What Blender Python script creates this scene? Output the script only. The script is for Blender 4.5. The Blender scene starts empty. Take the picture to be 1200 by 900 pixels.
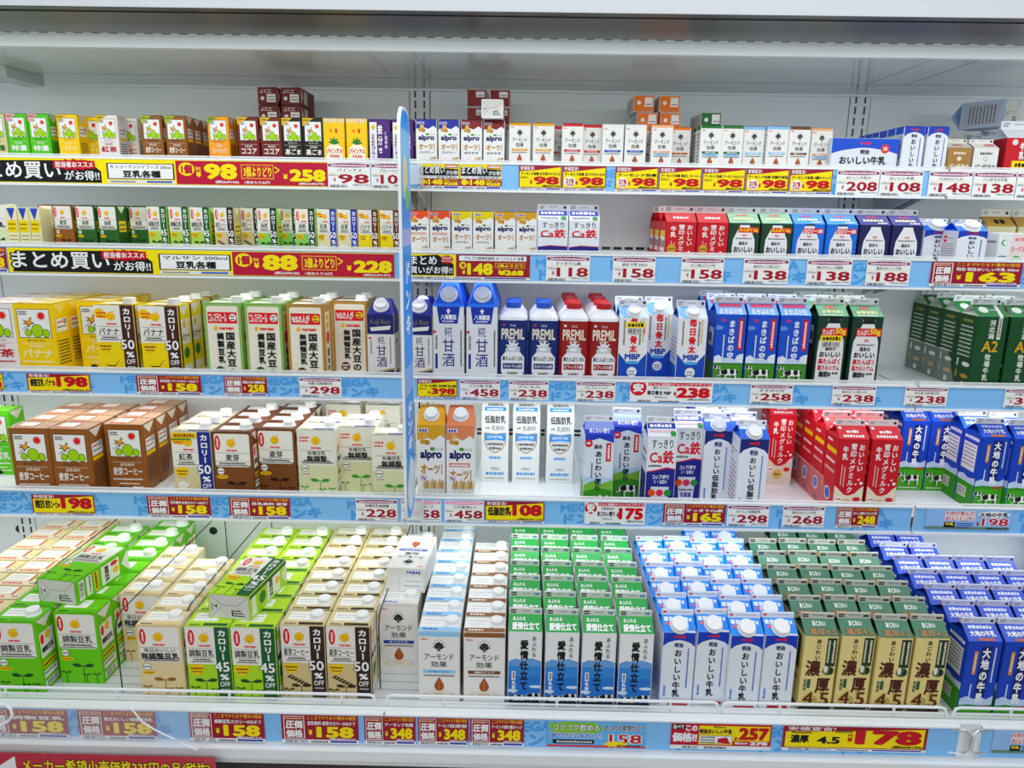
import bpy, math, random
from mathutils import Vector, Matrix
from mathutils.geometry import tessellate_polygon
random.seed(7)
C = bpy.context.scene.collection
sc = bpy.context.scene
# ---------------------------------------------------------------- camera, light, exposure
F = 860.0; PITCH = math.radians(13.1); YAW = 0.010; ROLL = 0.0155; EYE = 1.5
cam = bpy.data.cameras.new('camera'); cam.sensor_width = 36; cam.lens = F/1200*36; cam.clip_start = .05
camo = bpy.data.objects.new('camera', cam); C.objects.link(camo)
M3 = Matrix.Rotation(YAW, 3, 'Z') @ Matrix.Rotation(math.pi/2-PITCH, 3, 'X') @ Matrix.Rotation(ROLL, 3, 'Z')
camo.matrix_world = Matrix.Translation((0, 0, EYE)) @ M3.to_4x4()
sc.camera = camo; sc.cycles.diffuse_bounces = 8; sc.cycles.max_bounces = 12
sc.view_settings.view_transform = 'Standard'; sc.view_settings.look = 'None'
sc.view_settings.exposure = -0.52; sc.view_settings.gamma = 1.0; sc.view_settings.use_curve_mapping = False
w = bpy.data.worlds.new('shop_air'); sc.world = w; w.use_nodes = True
w.node_tree.nodes['Background'].inputs[0].default_value = (.90, .96, 1, 1)
w.node_tree.nodes['Background'].inputs[1].default_value = .47
def lamp(name, loc, rot, sx, sy, power, col=(1, 1, 1)):
    l = bpy.data.lights.new(name, 'AREA'); l.shape = 'RECTANGLE'; l.size = sx; l.size_y = sy; l.energy = power; l.color = col
    o = bpy.data.objects.new(name, l); C.objects.link(o); o.location = loc; o.rotation_euler = rot
lamp('shop_ceiling_lamp', (.2, -2.4, 2.75), (math.radians(58), 0, 0), 5.5, .6, 82, (.97, .99, 1))
lamp('shop_ceiling_lamp', (.2, .75, 2.95), (math.radians(18), 0, 0), 5.5, .3, 30, (.97, .99, 1))
lamp('canopy_lamp', (.3, 1.40, 1.80), (math.radians(14), 0, 0), 4.2, .05, 11, (.95, 1, 1))

for yy, zz, pw in ((1.735, .045, 1.6), (1.735, -.150, 2.0), (1.735, -.435, 3.3), (1.675, -.722, 3.7)):      # strip lamps under the shelf fronts
    lamp('shelf_lamp', (.03, yy, EYE+zz), (math.radians(16), 0, 0), 3.1, .012, pw, (.96, .99, 1))
def at(px, py, Y):
    d = M3 @ Vector(((px-600)/F, -(py-450)/F, -1))
    t = Y/d.y
    return d.x*t, EYE + d.z*t
# ---------------------------------------------------------------- materials
MATS = {}
def lin(h):
    h = h.lstrip('#')
    if len(h) == 3: h = ''.join(c*2 for c in h)
    v = [int(h[i:i+2], 16)/255 for i in (0, 2, 4)]
    return [(c/12.92 if c <= .04045 else ((c+.055)/1.055)**2.4) for c in v]
def mat(key):
    """'hex' paper print; 'hex:m' enamelled metal; 'hex:p' plastic; 'glass' clear acrylic; 'chrome'."""
    if key in MATS: return MATS[key]
    m = bpy.data.materials.new('print_'+key.replace(':', '_')); m.use_nodes = True
    b = m.node_tree.nodes['Principled BSDF']; MATS[key] = m
    if key.startswith('glass'):
        b.inputs['Base Color'].default_value = (.93, .96, .97, 1); b.inputs['Roughness'].default_value = .06
        b.inputs['Alpha'].default_value = {'glass': .11, 'glass2': .42, 'glass3': .09}[key]
        return m
    if key == 'chrome':
        b.inputs['Base Color'].default_value = (.75, .76, .78, 1); b.inputs['Metallic'].default_value = 1; b.inputs['Roughness'].default_value = .18
        return m
    kind = key[key.index(':')+1:] if ':' in key else ''
    hx = key.split(':')[0]; hx = ''.join(c*2 for c in hx) if len(hx) == 3 else hx
    if not kind:             # carton inks are vivid
        v = [int(hx[i:i+2], 16) for i in (0, 2, 4)]; l = .3*v[0]+.59*v[1]+.11*v[2]
        hx = ''.join('%02x' % max(0, min(255, round(l+(c-l)*1.22))) for c in v)
    b.inputs['Base Color'].default_value = (*lin(hx), 1)
    b.inputs['Roughness'].default_value = {'': .42, 'm': .3, 'p': .35, 'g': .12}[kind]
    b.inputs['Specular IOR Level'].default_value = {'': .25, 'm': .5, 'p': .4, 'g': .6}[kind]
    return m
# ---------------------------------------------------------------- glyph outlines
GL = {}
def glyphs(s, off):
    k = (s, off)
    if k in GL: return GL[k]
    c = bpy.data.curves.new('t', 'FONT'); c.body = s; c.resolution_u = 2; c.offset = off; c.fill_mode = 'FRONT'
    o = bpy.data.objects.new('t', c); C.objects.link(o)
    dg = bpy.context.evaluated_depsgraph_get(); e = o.evaluated_get(dg); m = e.to_mesh()
    vs = [(v.co.x, v.co.y) for v in m.vertices]; fs = [tuple(p.vertices) for p in m.polygons]
    e.to_mesh_clear(); bpy.data.objects.remove(o); bpy.data.curves.remove(c)
    GL[k] = (vs, fs); return GL[k]
# ---------------------------------------------------------------- mesh builder
class MB:
    def __init__(s): s.v = []; s.f = []; s.m = []; s.mats = []; s.layer = 0
    def mi(s, key):
        if key not in s.mats: s.mats.append(key)
        return s.mats.index(key)
    def add(s, vs, fs, key):
        b = len(s.v); s.v += [tuple(x) for x in vs]; i = s.mi(key)
        for f in fs: s.f.append(tuple(b+k for k in f)); s.m.append(i)
    def box(s, x0, x1, y0, y1, z0, z1, key):
        s.add([(x, y, z) for z in (z0, z1) for y in (y0, y1) for x in (x0, x1)],
              [(0, 2, 3, 1), (4, 5, 7, 6), (0, 1, 5, 4), (2, 6, 7, 3), (0, 4, 6, 2), (1, 3, 7, 5)], key)
    def loft(s, rings, key, cap=True):
        n = len(rings[0]); vs = [p for r in rings for p in r]; fs = []
        for k in range(len(rings)-1):
            for i in range(n):
                j = (i+1) % n
                fs.append((k*n+i, k*n+j, (k+1)*n+j, (k+1)*n+i))
        if cap: fs += [tuple(range(n-1, -1, -1)), tuple(range((len(rings)-1)*n, len(rings)*n))]
        s.add(vs, fs, key)
    def prism(s, w, d, z0, z1, ch, key, w2=None, d2=None, oy=0):
        w2 = w if w2 is None else w2; d2 = d if d2 is None else d2
        def ring(w, d, z, oy):
            a, b = w/2, d/2
            return [(-a+ch, -b+oy, z), (a-ch, -b+oy, z), (a, -b+ch+oy, z), (a, b-ch+oy, z), (a-ch, b+oy, z), (-a+ch, b+oy, z), (-a, b-ch+oy, z), (-a, -b+ch+oy, z)]
        s.loft([ring(w, d, z0, 0), ring(w2, d2, z1, oy)], key)
    def tube(s, pts, r, key, n=8, closed=False):
        rings = []
        P = [Vector(p) for p in pts]
        for i, p in enumerate(P):
            t = (P[min(i+1, len(P)-1)]-P[max(i-1, 0)]).normalized()
            a = t.orthogonal().normalized() if i == 0 else (u - t*u.dot(t)).normalized()
            u = a; b = t.cross(a)
            rings.append([p + (a*math.cos(q)+b*math.sin(q))*r for q in [2*math.pi*k/n for k in range(n)]])
        s.loft(rings, key)
    def cyl(s, c, ax, r0, r1, h, key, n=20):
        ax = Vector(ax).normalized(); a = ax.orthogonal().normalized(); b = ax.cross(a); c = Vector(c)
        rr = lambda r, t: [c+ax*t+(a*math.cos(2*math.pi*k/n)+b*math.sin(2*math.pi*k/n))*r for k in range(n)]
        s.loft([rr(r0, 0), rr(r0, h*.8), rr(r1, h)], key)
    # ---- flat print on a face frame: o = top left corner, U across, V down, N outwards
    def art(s, fr, ops):
        o, U, V, N = [Vector(x) for x in fr]; N = N.normalized(); asp = U.length/V.length
        lay = [0]; step = 2.2e-5
        def pt(u, v): return o + U*u + V*v + N*(.00012+lay[0]*step)
        cl = lambda v: min(1, max(0, v))
        def poly(pp, key):
            pp = [(cl(a), cl(b)) for a, b in pp]
            tri = tessellate_polygon([[Vector((a, b, 0)) for a, b in pp]])
            fs = []
            for t in tri:
                q = [pp[k] for k in t]
                ar = (q[1][0]-q[0][0])*(q[2][1]-q[0][1])-(q[2][0]-q[0][0])*(q[1][1]-q[0][1])
                fs.append(t if ar < 0 else t[::-1])
            s.add([pt(a, b) for a, b in pp], fs, key)
        def text(tx, x0, y0, x1, y1, key, off, sl=0, em=False):
            vs, fs = glyphs(tx, 0)
            if not vs: return
            if em: ax, bx, ay, by = 0, 1, -.12, .88; off = off*1.0
            else:
                ax = min(q[0] for q in vs); bx = max(q[0] for q in vs); ay = min(q[1] for q in vs); by = max(q[1] for q in vs)
            W = max(bx-ax, 1e-4); H = max(by-ay, 1e-4)
            nb = 1 if off < .005 else (4 if off < .03 else 8); o2 = off*1.0
            sh = [(0, 0)] if nb == 1 else [(o2*math.cos(math.pi*(2*k+1)/nb), o2*math.sin(math.pi*(2*k+1)/nb)) for k in range(nb)]
            if off > .06: sh += [(.5*a, .5*b) for a, b in sh[::2]]
            W += 2*o2*(nb > 1); H += 2*o2*(nb > 1); ax -= o2*(nb > 1); ay -= o2*(nb > 1)
            for da, db in sh:
                lay[0] += .35
                s.add([pt(x0+(q[0]+da-ax)/W*(x1-x0), y1-(q[1]+db-ay)/H*(y1-y0)+sl*(q[0]-ax)/W) for q in vs], fs, key)
        for op in ops:
            k = op[0]; lay[0] += 1
            if k == 'r':
                _, a, b, c, d, key = op
                s.add([pt(a, d), pt(c, d), pt(c, b), pt(a, b)], [(0, 1, 2, 3)], key)
            elif k == 'p': poly(op[1], op[2])
            elif k == 'c' or k == 'e':
                if k == 'c': _, cx, cy, rx, key = op; ry = rx*asp
                else: _, cx, cy, rx, ry, key = op
                n = 20; s.add([pt(cl(cx+rx*math.cos(2*math.pi*i/n)), cl(cy+ry*math.sin(2*math.pi*i/n))) for i in range(n)], [tuple(range(n-1, -1, -1))], key)
            elif k == 'S':
                _, cx, cy, a1, b1, a2, b2, n, key = op
                poly([(cx+(a1 if i % 2 else a2)*math.cos(math.pi*i/n), cy+(b1 if i % 2 else b2)*math.sin(math.pi*i/n)) for i in range(2*n)], key)
            elif k == 's':
                _, cx, cy, r1, r2, n, key = op
                poly([(cx+(r1 if i % 2 else r2)*math.cos(math.pi*i/n), cy+(r1 if i % 2 else r2)*asp*math.sin(math.pi*i/n)) for i in range(2*n)], key)
            elif k == 't': text(*op[1:6], op[6], op[7] if len(op) > 7 else .0, op[8] if len(op) > 8 else 0)
            elif k == 'o':
                text(*op[1:6], op[7], .075, op[8] if len(op) > 8 else 0); lay[0] += 1
                _, tx, x0, y0, x1, y1 = op[:6]; ix = (x1-x0)*.05/max(1, len(tx)*.6); iy = (y1-y0)*.055
                text(tx, x0+ix, y0+iy, x1-ix, y1-iy, op[6], .022, op[8] if len(op) > 8 else 0)
            elif k == 'v':
                _, tx, x0, y0, x1, y1, key = op[:7]; off = op[7] if len(op) > 7 else 0
                n = len(tx); hh = (y1-y0)/n
                for i, ch in enumerate(tx):
                    if ch == 'ー': s.add([pt(x0+(x1-x0)*a, y0+hh*(i+b)) for a, b in ((.42, .9), (.58, .9), (.58, .1), (.42, .1))], [(0, 1, 2, 3)], key)
                    elif ch != ' ': text(ch, x0, y0+hh*i, x1, y0+hh*(i+1), key, off, 0, True)
            elif k == 'd':      # a line of print too small to read
                _, a, b, c, d, key = op
                rnd = random.Random(int(a*997+b*8191+c*131))
                x = a
                if abs((c-a)) >= abs((d-b))/asp*.9 or True:
                    if (c-a)/ (d-b) * asp >= 1:
                        u = (d-b)/asp
                        while x < c-u*.3:
                            ww = min(u*rnd.uniform(.45, .95), c-x); t = rnd.uniform(0, .25)*(d-b)
                            s.add([pt(x, d), pt(x+ww, d), pt(x+ww, b+t), pt(x, b+t)], [(0, 1, 2, 3)], key); x += ww+u*.22
                    else:
                        y = b; u = (c-a)*asp
                        while y < d-u*.3:
                            ww = min(u*rnd.uniform(.45, .95), d-y); t = rnd.uniform(0, .25)*(c-a)
                            s.add([pt(a+t, y+ww), pt(c, y+ww), pt(c, y), pt(a+t, y)], [(0, 1, 2, 3)], key); y += ww+u*.22
            elif k == 'b':      # bar code
                _, a, b, c, d, key = op; x = a; rnd = random.Random(5)
                while x < c:
                    ww = (c-a)*rnd.choice((.012, .02, .035)); s.add([pt(x, d), pt(x+ww, d), pt(x+ww, b), pt(x, b)], [(0, 1, 2, 3)], key); x += ww+(c-a)*rnd.choice((.015, .03))
    def build(s, name, parent=None):
        me = bpy.data.meshes.new(name); me.from_pydata(s.v, [], s.f)
        for k in s.mats: me.materials.append(mat(k))
        me.polygons.foreach_set('material_index', s.m); me.update()
        o = bpy.data.objects.new(name, me); C.objects.link(o); o.parent = parent
        return o
def VS(ops, k):
    """squeeze or stretch a front's layout from its top edge; what runs past the bottom edge is dropped"""
    out = []; g = lambda v: 1 if v >= .999 else v*k
    for o in ops:
        o = list(o); c = o[0]
        if c == 'p':
            o[1] = [(a, min(1, g(b))) for a, b in o[1]]
            if min(b for a, b in o[1]) >= 1: continue
        elif c in 'rdb':
            if o[2]*k >= 1: continue
            o[2] *= k; o[4] = min(1, g(o[4]))
        elif c in 'cs':
            o[2] *= k
            if o[2] > .97: continue
        elif c == 'e':
            o[2] *= k; o[4] *= k
            if o[2]+o[4] > 1: continue
        elif c in 'tov':
            o[3] *= k; o[5] *= k
            if o[5] > 1: continue
        out.append(tuple(o))
    return out
def tag(o, label=None, cat=None, group=None, kind=None):
    for k, v in (('label', label), ('category', cat), ('group', group), ('kind', kind)):
        if v: o[k] = v
    return o
def structure(mb, name): return tag(mb.build(name), kind='structure')
# ---------------------------------------------------------------- the refrigerated case (setting)
E0 = EYE
XL, XR = -1.55, 1.62
BX0, BX1 = -.262, .925           # shelf bay boundaries
UP = [at(492, 120, 1.985)[0]-1.17, at(492, 120, 1.985)[0], at(1008, 120, 1.985)[0]]
WHT = 'edf1f4:m'; WALL = 'eef3f4:m'
m = MB()                         # back wall: panels between slotted uprights, dark gap behind
m.box(XL, XR, 1.992, 2.02, .2, E0+.31, '3a3d40:m')
edges = [XL]+[v for u in UP for v in (u-.026, u+.026)]+[XR]
for i in range(0, len(edges), 2):
    a, b = edges[i]+(.0012 if i else 0), edges[i+1]-(.0012 if i+2 < len(edges) else 0)
    if b > a: m.box(a, b, 1.985, 1.992, .2, E0+.3055, WALL)
for zc in (-.092, -.104, -.116, -.326, -.338, -.60, -.612):      # return-air slots in the centre panel
    x = UP[1]+.09; k = 0
    while x < UP[2]-.05:
        m.box(x, x+.022, 1.9842, 1.986, E0+zc+.002, E0+zc+.009, '1c1e20:m'); x += .030
for px, py in ((250, 622), (23, 620), (960, 395)):
    x, z = at(px, py, 1.985); m.cyl((x, 1.9855, z), (0, -1, 0), .012, .012, .001, '2a2c2e:m')
structure(m, 'wall_back')
for i, u in enumerate(UP):
    m = MB(); m.box(u-.0248, u+.0248, 1.983, 1.992, .25, E0+.305, WHT)
    z = .3
    while z < E0+.285:
        for s in (-1, 1): m.box(u+s*.0115-.0022, u+s*.0115+.0022, 1.9822, 1.984, z, z+.0185, '17191b:m')
        z += .0265
    structure(m, 'trim_%d' % (i+1))
m = MB()                         # canopy: glossy underside, cove, light band, slotted outlet, dark recess, hood
m.loft([[(x, 1.56, E0+.308), (x, 1.90, E0+.308), (x, 1.925, E0+.3065), (x, 1.985, E0+.302), (x, 1.985, E0+.33), (x, 1.56, E0+.33)] for x in (XL, XR)], 'dde3e3:g')
m.box(XL, XR, 1.545, 1.562, E0+.306, E0+.330, 'f2f6fa:m')
m.box(XL, XR, 1.497, 1.545, E0+.3265, E0+.34, 'c9cec9:m')
x = XL
while x < XR: m.box(x, x+.016, 1.517, 1.523, E0+.3255, E0+.327, '4c4f4c:m'); x += .034
m.box(XL, XR, 1.41, 1.497, E0+.322, E0+.34, '4c4f50:m')
m.box(XL, XR, 1.4085, 1.411, E0+.3195, E0+.34, 'd5d8d8:m')
m.box(XL, XR, 1.33, 1.4085, E0+.318, E0+.34, '3a3c3e:m')
m.box(XL, XR, 1.972, 1.9848, E0+.2985, E0+.3035, 'f6fafb:m')  # highlight below the cove, painted as a near-white strip
m.box(XL, XR, 1.855, 1.8562, E0+.3074, E0+.3081, '9aa2a2:m')  # reflected wall seam, drawn onto the gloss as a grey line
for u in UP:
    for s in (-.045, .045): m.box(u+s-.0006, u+s+.0006, 1.56, 1.855, E0+.3074, E0+.3081, '9aa2a2:m')  # reflected upright seams, also drawn in as grey lines
structure(m, 'ceiling')
m = MB(); m.box(XL, XR, 1.305, 1.33, E0+.3205, E0+.62, 'e8edf4:m'); m.box(XL, XR, 1.306, 1.33, E0+.3195, E0+.3206, '3a3c3e:m'); m.box(XL, XR, 1.33, 2.02, E0+.34, E0+.62, 'dfe5ea:m')  # thin dark slab paints the shade under the white hood
structure(m, 'trim_4')
m = MB()
a = at(-8, 84, 1.80)[0]; b = at(20, 84, 1.80)[0]
m.prism(b-a, .16, E0+.284, E0+.3075, .012, 'c8cdce:m')
o = structure(m, 'trim_5'); o.location = ((a+b)/2, 1.83, 0)
m = MB(); m.box(XL, XR, 1.32, 1.985, E0-1.055, E0-1.011, 'e4e9ec:m')
for k in range(22): m.box(XL, XR, 1.34+k*.028, 1.343+k*.028, E0-1.0115, E0-1.0106, 'b9c0c4:m')
m.box(XL, XR, 1.312, 1.326, E0-1.075, E0-.9995, 'eef2f5:m')
m.box(XL, XR, 1.285, 1.33, E0-1.098, E0-1.076, 'f1f4f7:m'); m.box(XL, XR, 1.290, 1.33, E0-1.112, E0-1.098, 'dfe4e8:m')
m.box(XL, XR, 1.33, 2.02, .0, E0-1.055, '2e2625:m')
structure(m, 'trim_6')
m = MB(); m.box(-3, 3, -2.5, 1.33, -.05, 0, 'b9b4ac:g'); structure(m, 'floor')
# ---------------------------------------------------------------- shelves
ROW = {1: (1.69, .084, 165), 2: (1.70, -.110, 268), 3: (1.69, -.391, 400), 4: (1.63, -.686, 540), 5: (1.355, -1.011, 785)}
DECK = lambda r, x: -.676 if r == 4 and x < BX0 else ROW[r][1]
RAIL = {1: (1.672, .0475, .103, .111), 2: (1.672, -.151, -.090, -.081), 3: (1.672, -.432, -.3785, -.368), 4: (1.612, -.7155, -.6535, -.644), 5: (1.306, -1.075, -1.0045, -.995)}
BLUE = '8fc3ee'; BLU2 = '5aa2dc'
def strip_art(mb, x0, x1, y, z0, z1, seed):
    L = x1-x0; fr = ((x0, y, z1), (L, 0, 0), (0, 0, z0-z1), (0, -1, 0)); ops = [('r', 0, 0, 1, 1, BLUE)]
    u = seed*.05/L; st = .168/L
    while u+.11/L < 1:
        ops += [('t', 'MEGA', u+.002/L, .14, u+.088/L, .50, BLU2, .05, -.10), ('t', 'ドンキ', u+.010/L, .54, u+.108/L, 1.0, BLU2, .05, -.10)]
        u += st
    mb.art(fr, ops)
ORD = ['top', 'second', 'third', 'fourth', 'bottom']
BAYS = [(XL, BX0-.003, 'bay'), (BX0+.003, BX1-.003, 'bay'), (BX1+.003, XR, 'bay')]
BAYTXT = ['soy milk bay', 'middle bay between the slotted uprights', 'bay beyond the second slotted upright']
for r in (1, 2, 3, 4):
    D, zd, _ = ROW[r]; yr, zb, zt, zl = RAIL[r]
    for bi, (x0, x1, _) in enumerate(BAYS):
        zd = DECK(r, x0)
        e = bpy.data.objects.new('shelf', None); C.objects.link(e); e.location = ((x0+x1)/2, 1.98, E0+zd)
        def sub(mb, n, par=None, lab=None):
            o = mb.build(n, par or e)
            if par is None: o.matrix_parent_inverse = Matrix.Translation(-e.location)
            if lab: o['label'] = lab
            return o
        tag(e, 'white steel %s shelf with blue printed front strip, %s' % (ORD[r-1], BAYTXT[bi]), 'shelf', 'refrigerated case shelves')
        m = MB(); m.box(x0, x1, yr+.004, 1.978, E0+zd-.020, E0+zd, WHT)
        m.box(x0, x1, yr+.004, yr+.02, E0+zb, E0+zd, WHT); sub(m, 'deck')
        m = MB(); m.box(x0, x1, yr, yr+.004, E0+zb, E0+zt+.003, 'e6ebef:p')
        m.box(x0, x1, yr-.006, yr+.002, E0+zb-.003, E0+zb+.002, 'f3f6f9:p'); m.box(x0, x1, yr-.004, yr+.003, E0+zt, E0+zt+.004, 'f3f6f9:p'); sub(m, 'price_rail')
        m = MB(); m.box(x0+.001, x1-.001, yr-.001, yr-.0002, E0+zb+.003, E0+zt-.001, BLUE); strip_art(m, x0+.001, x1-.001, yr-.001, E0+zb+.003, E0+zt-.001, r*.7+bi); sub(m, 'printed_strip', None, 'blue printed paper strip')
        m = MB(); m.box(x0+.002, x1-.002, yr+.001, yr+.0035, E0+zt+.0035, E0+zl+.001, 'glass2'); m.box(x0+.002, x1-.002, yr+.0005, yr+.004, E0+zl+.000, E0+zl+.0015, 'f3f6f9:p'); sub(m, 'clear_lip', None, 'clear plastic lip')
        m = MB(); m.box(x0+.03, x1-.03, yr+.052, yr+.076, E0+zd-.0290, E0+zd-.0201, 'f6f8fa:p'); sub(m, 'lamp_bar', None, 'slim white lamp bar')
        for xs in (x0+.012, x1-.012):
            m = MB(); prof = [(1.972, zd-.020), (yr+.10, zd-.020), (yr+.10, zd-.034), (1.972, zd-.085)]
            m.loft([[(xs+q, y, E0+z) for y, z in prof] for q in (-.0015, .0015)], 'c4cbcf:m'); sub(m, 'bracket')
# price rail of the bottom tray
for bi, (x0, x1, _) in enumerate([(XL, at(451, 860, 1.306)[0]-.002, 0), (at(451, 860, 1.306)[0]+.002, at(1124, 860, 1.306)[0], 0), (at(1150, 860, 1.306)[0], XR, 0)]):
    yr, zb, zt, zl = RAIL[5]
    m = MB(); m.box(x0, x1, yr, yr+.006, E0+zb, E0+zt+.004, 'f3f6f9:p'); m.box(x0, x1, yr-.003, yr+.003, E0+zt, E0+zt+.003, 'f3f6f9:p')
    o = m.build('price_rail'); tag(o, 'white price rail with blue strip under the bottom tray, %s' % ['below soy cartons', 'below milk cartons', 'past the chrome loops'][bi], 'price rail', 'bottom tray price rails')
    m = MB(); m.box(x0+.001, x1-.001, yr-.001, yr-.0002, E0+zb+.003, E0+zt-.001, BLUE); strip_art(m, x0+.001, x1-.001, yr-.001, E0+zb+.003, E0+zt-.001, 1.3+bi*.4); m.build('printed_strip', o)
    if bi:
        s = 1 if bi == 1 else -1; xe = x1 if bi == 1 else x0
        m = MB(); q = [(xe-s*.03, 1.31, E0-1.008), (xe+s*.010, 1.302, E0-1.008), (xe+s*.019, 1.30, E0-1.018), (xe+s*.019, 1.30, E0-1.052), (xe+s*.010, 1.302, E0-1.062), (xe-s*.03, 1.31, E0-1.062)]
        m.tube(q, .0028, 'chrome'); m.build('wire_loop', o)['label'] = 'chrome wire loop'
# wire guards
for gi, (p0, p1, tx) in enumerate(((-60, 440, 'in front of the soy milk cartons'), (452, 843, 'in front of almond and green-gabled cartons'), (847, 1112, 'in front of the gold milk cartons'), (1120, 1290, 'in front of the navy milk cartons'))):
    xa, xb = at(p0, 822, 1.33)[0], at(p1, 822, 1.33)[0]; y = 1.332
    m = MB(); c = .008
    m.tube([(xa, y, E0-1.0), (xa, y, E0-.994), (xa+.004, y, E0-.980), (xa+c+.004, y, E0-.977), (xb-c-.004, y, E0-.977), (xb-.004, y, E0-.980), (xb, y, E0-.994), (xb, y, E0-1.0)], .0031, 'eef2f6:p')
    m.tube([(xa, y, E0-.9905), (xb, y, E0-.9905)], .0022, 'eef2f6:p')
    x = xa+.12
    while x < xb-.05: m.tube([(x, y+.003, E0-1.0), (x, y+.003, E0-.977)], .0030, 'eef2f6:p'); x += .235
    tag(m.build('wire_guard'), 'white wire guard rail %s, on the bottom tray edge' % tx, 'guard rail', 'bottom tray guards')
# black wire dividers on the bottom tray
for px, yf, yb, tx in ((-8, 1.50, 1.95, 'beside the cream brick cartons'), (104, 1.37, 1.95, 'between green and cream soy milk'), (210, 1.40, 1.95, 'between cream and calorie-cut soy milk'), (440, 1.40, 1.90, 'between barley and almond cartons'), (768, 1.44, 1.93, 'between green-gabled and blue-topped milk'), (938, 1.44, 1.93, 'between blue-topped and gold milk cartons')):
    x = at(px, 785, 1.355)[0] if px != 104 else at(104, 790, 1.37)[0]
    if px == 104: x = at(138, 785, 1.355)[0]-.004
    m = MB(); zt = -.835; col = '1e2022:p' if px < 700 else '55595c:p'
    m.tube([(x, yf, E0-1.010), (x, yf, E0+zt-.03), (x, yf+.01, E0+zt-.008), (x, yf+.03, E0+zt), (x, yb-.02, E0+zt), (x, yb, E0+zt-.02), (x, yb, E0-1.010)], .0014, col)
    tag(m.build('wire_divider'), 'thin %s wire divider %s on the bottom tray' % ('black' if px < 700 else 'grey', tx), 'divider')
# ---------------------------------------------------------------- aisle flag sign, edge on
m = MB(); xs = at(468.5, 330, 1.478)[0]; zt = at(475, 126, 1.54)[1]; zb = at(492, 606, 1.54)[1]
y0, y1 = 1.478, 1.603
def rr(y0, y1, z0, z1, r):
    P = []
    for cy, cz, a0 in ((y1-r, z1-r, 0), (y0+r, z1-r, 90), (y0+r, z0+r, 180), (y1-r, z0+r, 270)):
        P += [(cy+r*math.cos(math.radians(a0+k*15)), cz+r*math.sin(math.radians(a0+k*15))) for k in range(7)]
    return P
pr = rr(y0, y1, zb, zt, .05)
m.loft([[(xs+q, y, z) for y, z in pr] for q in (0, .006)], 'eff4fb:p')
pi = rr(y0+.006, y1-.006, zb+.006, zt-.006, .045)
m.add([(xs+.0063, y, z) for y, z in pi], [tuple(range(len(pi)))], '2f97e8')
H = zt-zb; fr = ((xs+.0063, y0, zt), (0, y1-y0, 0), (0, 0, -H), (1, 0, 0))
m.art(fr, [('r', .06, .05, .94, .2, '86c4ef'), ('e', .42, .155, .22, .05, 'e9d9a8'), ('e', .6, .20, .2, .03, '8fc98a'), ('r', .06, .27, .94, .31, 'a9b9ea'), ('r', .06, .60, .94, .67, '8fb4ee'),
           ('p', [(.1, .9), (.5, .83), (.9, .87), (.9, .95), (.5, .985), (.15, .95)], 'dfeaf2'), ('v', 'ドンキ', .2, .34, .8, .53, 'f6fbff', .06), ('v', 'ドンキ', .2, .69, .8, .82, 'f6fbff', .06)])
o = m.build('aisle_flag_sign'); tag(o, 'tall thin blue sign board seen edge-on, clipped to the shelf fronts', 'sign')
for r in (1, 4):
    m = MB(); m.box(xs-.006, xs+.026, 1.600, RAIL[r][0]-.0075, E0+RAIL[r][1]+.01, E0+RAIL[r][2]-.005, 'glass2'); m.box(xs+.022, xs+.026, RAIL[r][0]-.02, RAIL[r][0]-.0075, E0+RAIL[r][1]+.005, E0+RAIL[r][2], 'glass2')
    m.build('clip', o)['label'] = 'clear plastic clip'
# clear dividers standing on the shelves
for r, px, yf, ln, hh, tx in ((3, 1121, 1.70, .24, .085, 'third shelf beside the slanting green ranch milk row'), (4, 974, 1.64, .27, .075, 'fourth shelf beside the tall red milk row'), (4, 195, 1.70, .22, .085, 'fourth shelf beside the brown coffee cartons'), (4, 560, 1.64, .30, .085, 'fourth shelf between oat and plain white cartons'), (4, 678, 1.64, .30, .085, 'fourth shelf between plain white and cow cartons'), (3, 241, 1.70, .24, .08, 'third shelf between banana and green-edged soy cartons')):
    x = at(px, 440 if r == 3 else 575, yf)[0]; z = E0+DECK(r, x)+.0005
    m = MB(); m.loft([[(x+q, yf, z), (x+q, yf+ln, z), (x+q, yf+ln, z+hh), (x+q, yf+.05, z+hh)] for q in (-.0008, .0008)], 'glass3'); m.tube([(x, yf+.05, z+hh), (x, yf+ln, z+hh)], .0008, 'glass2', 6)
    tag(m.build('shelf_divider'), 'clear plastic divider on the %s' % tx, 'divider')
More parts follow.
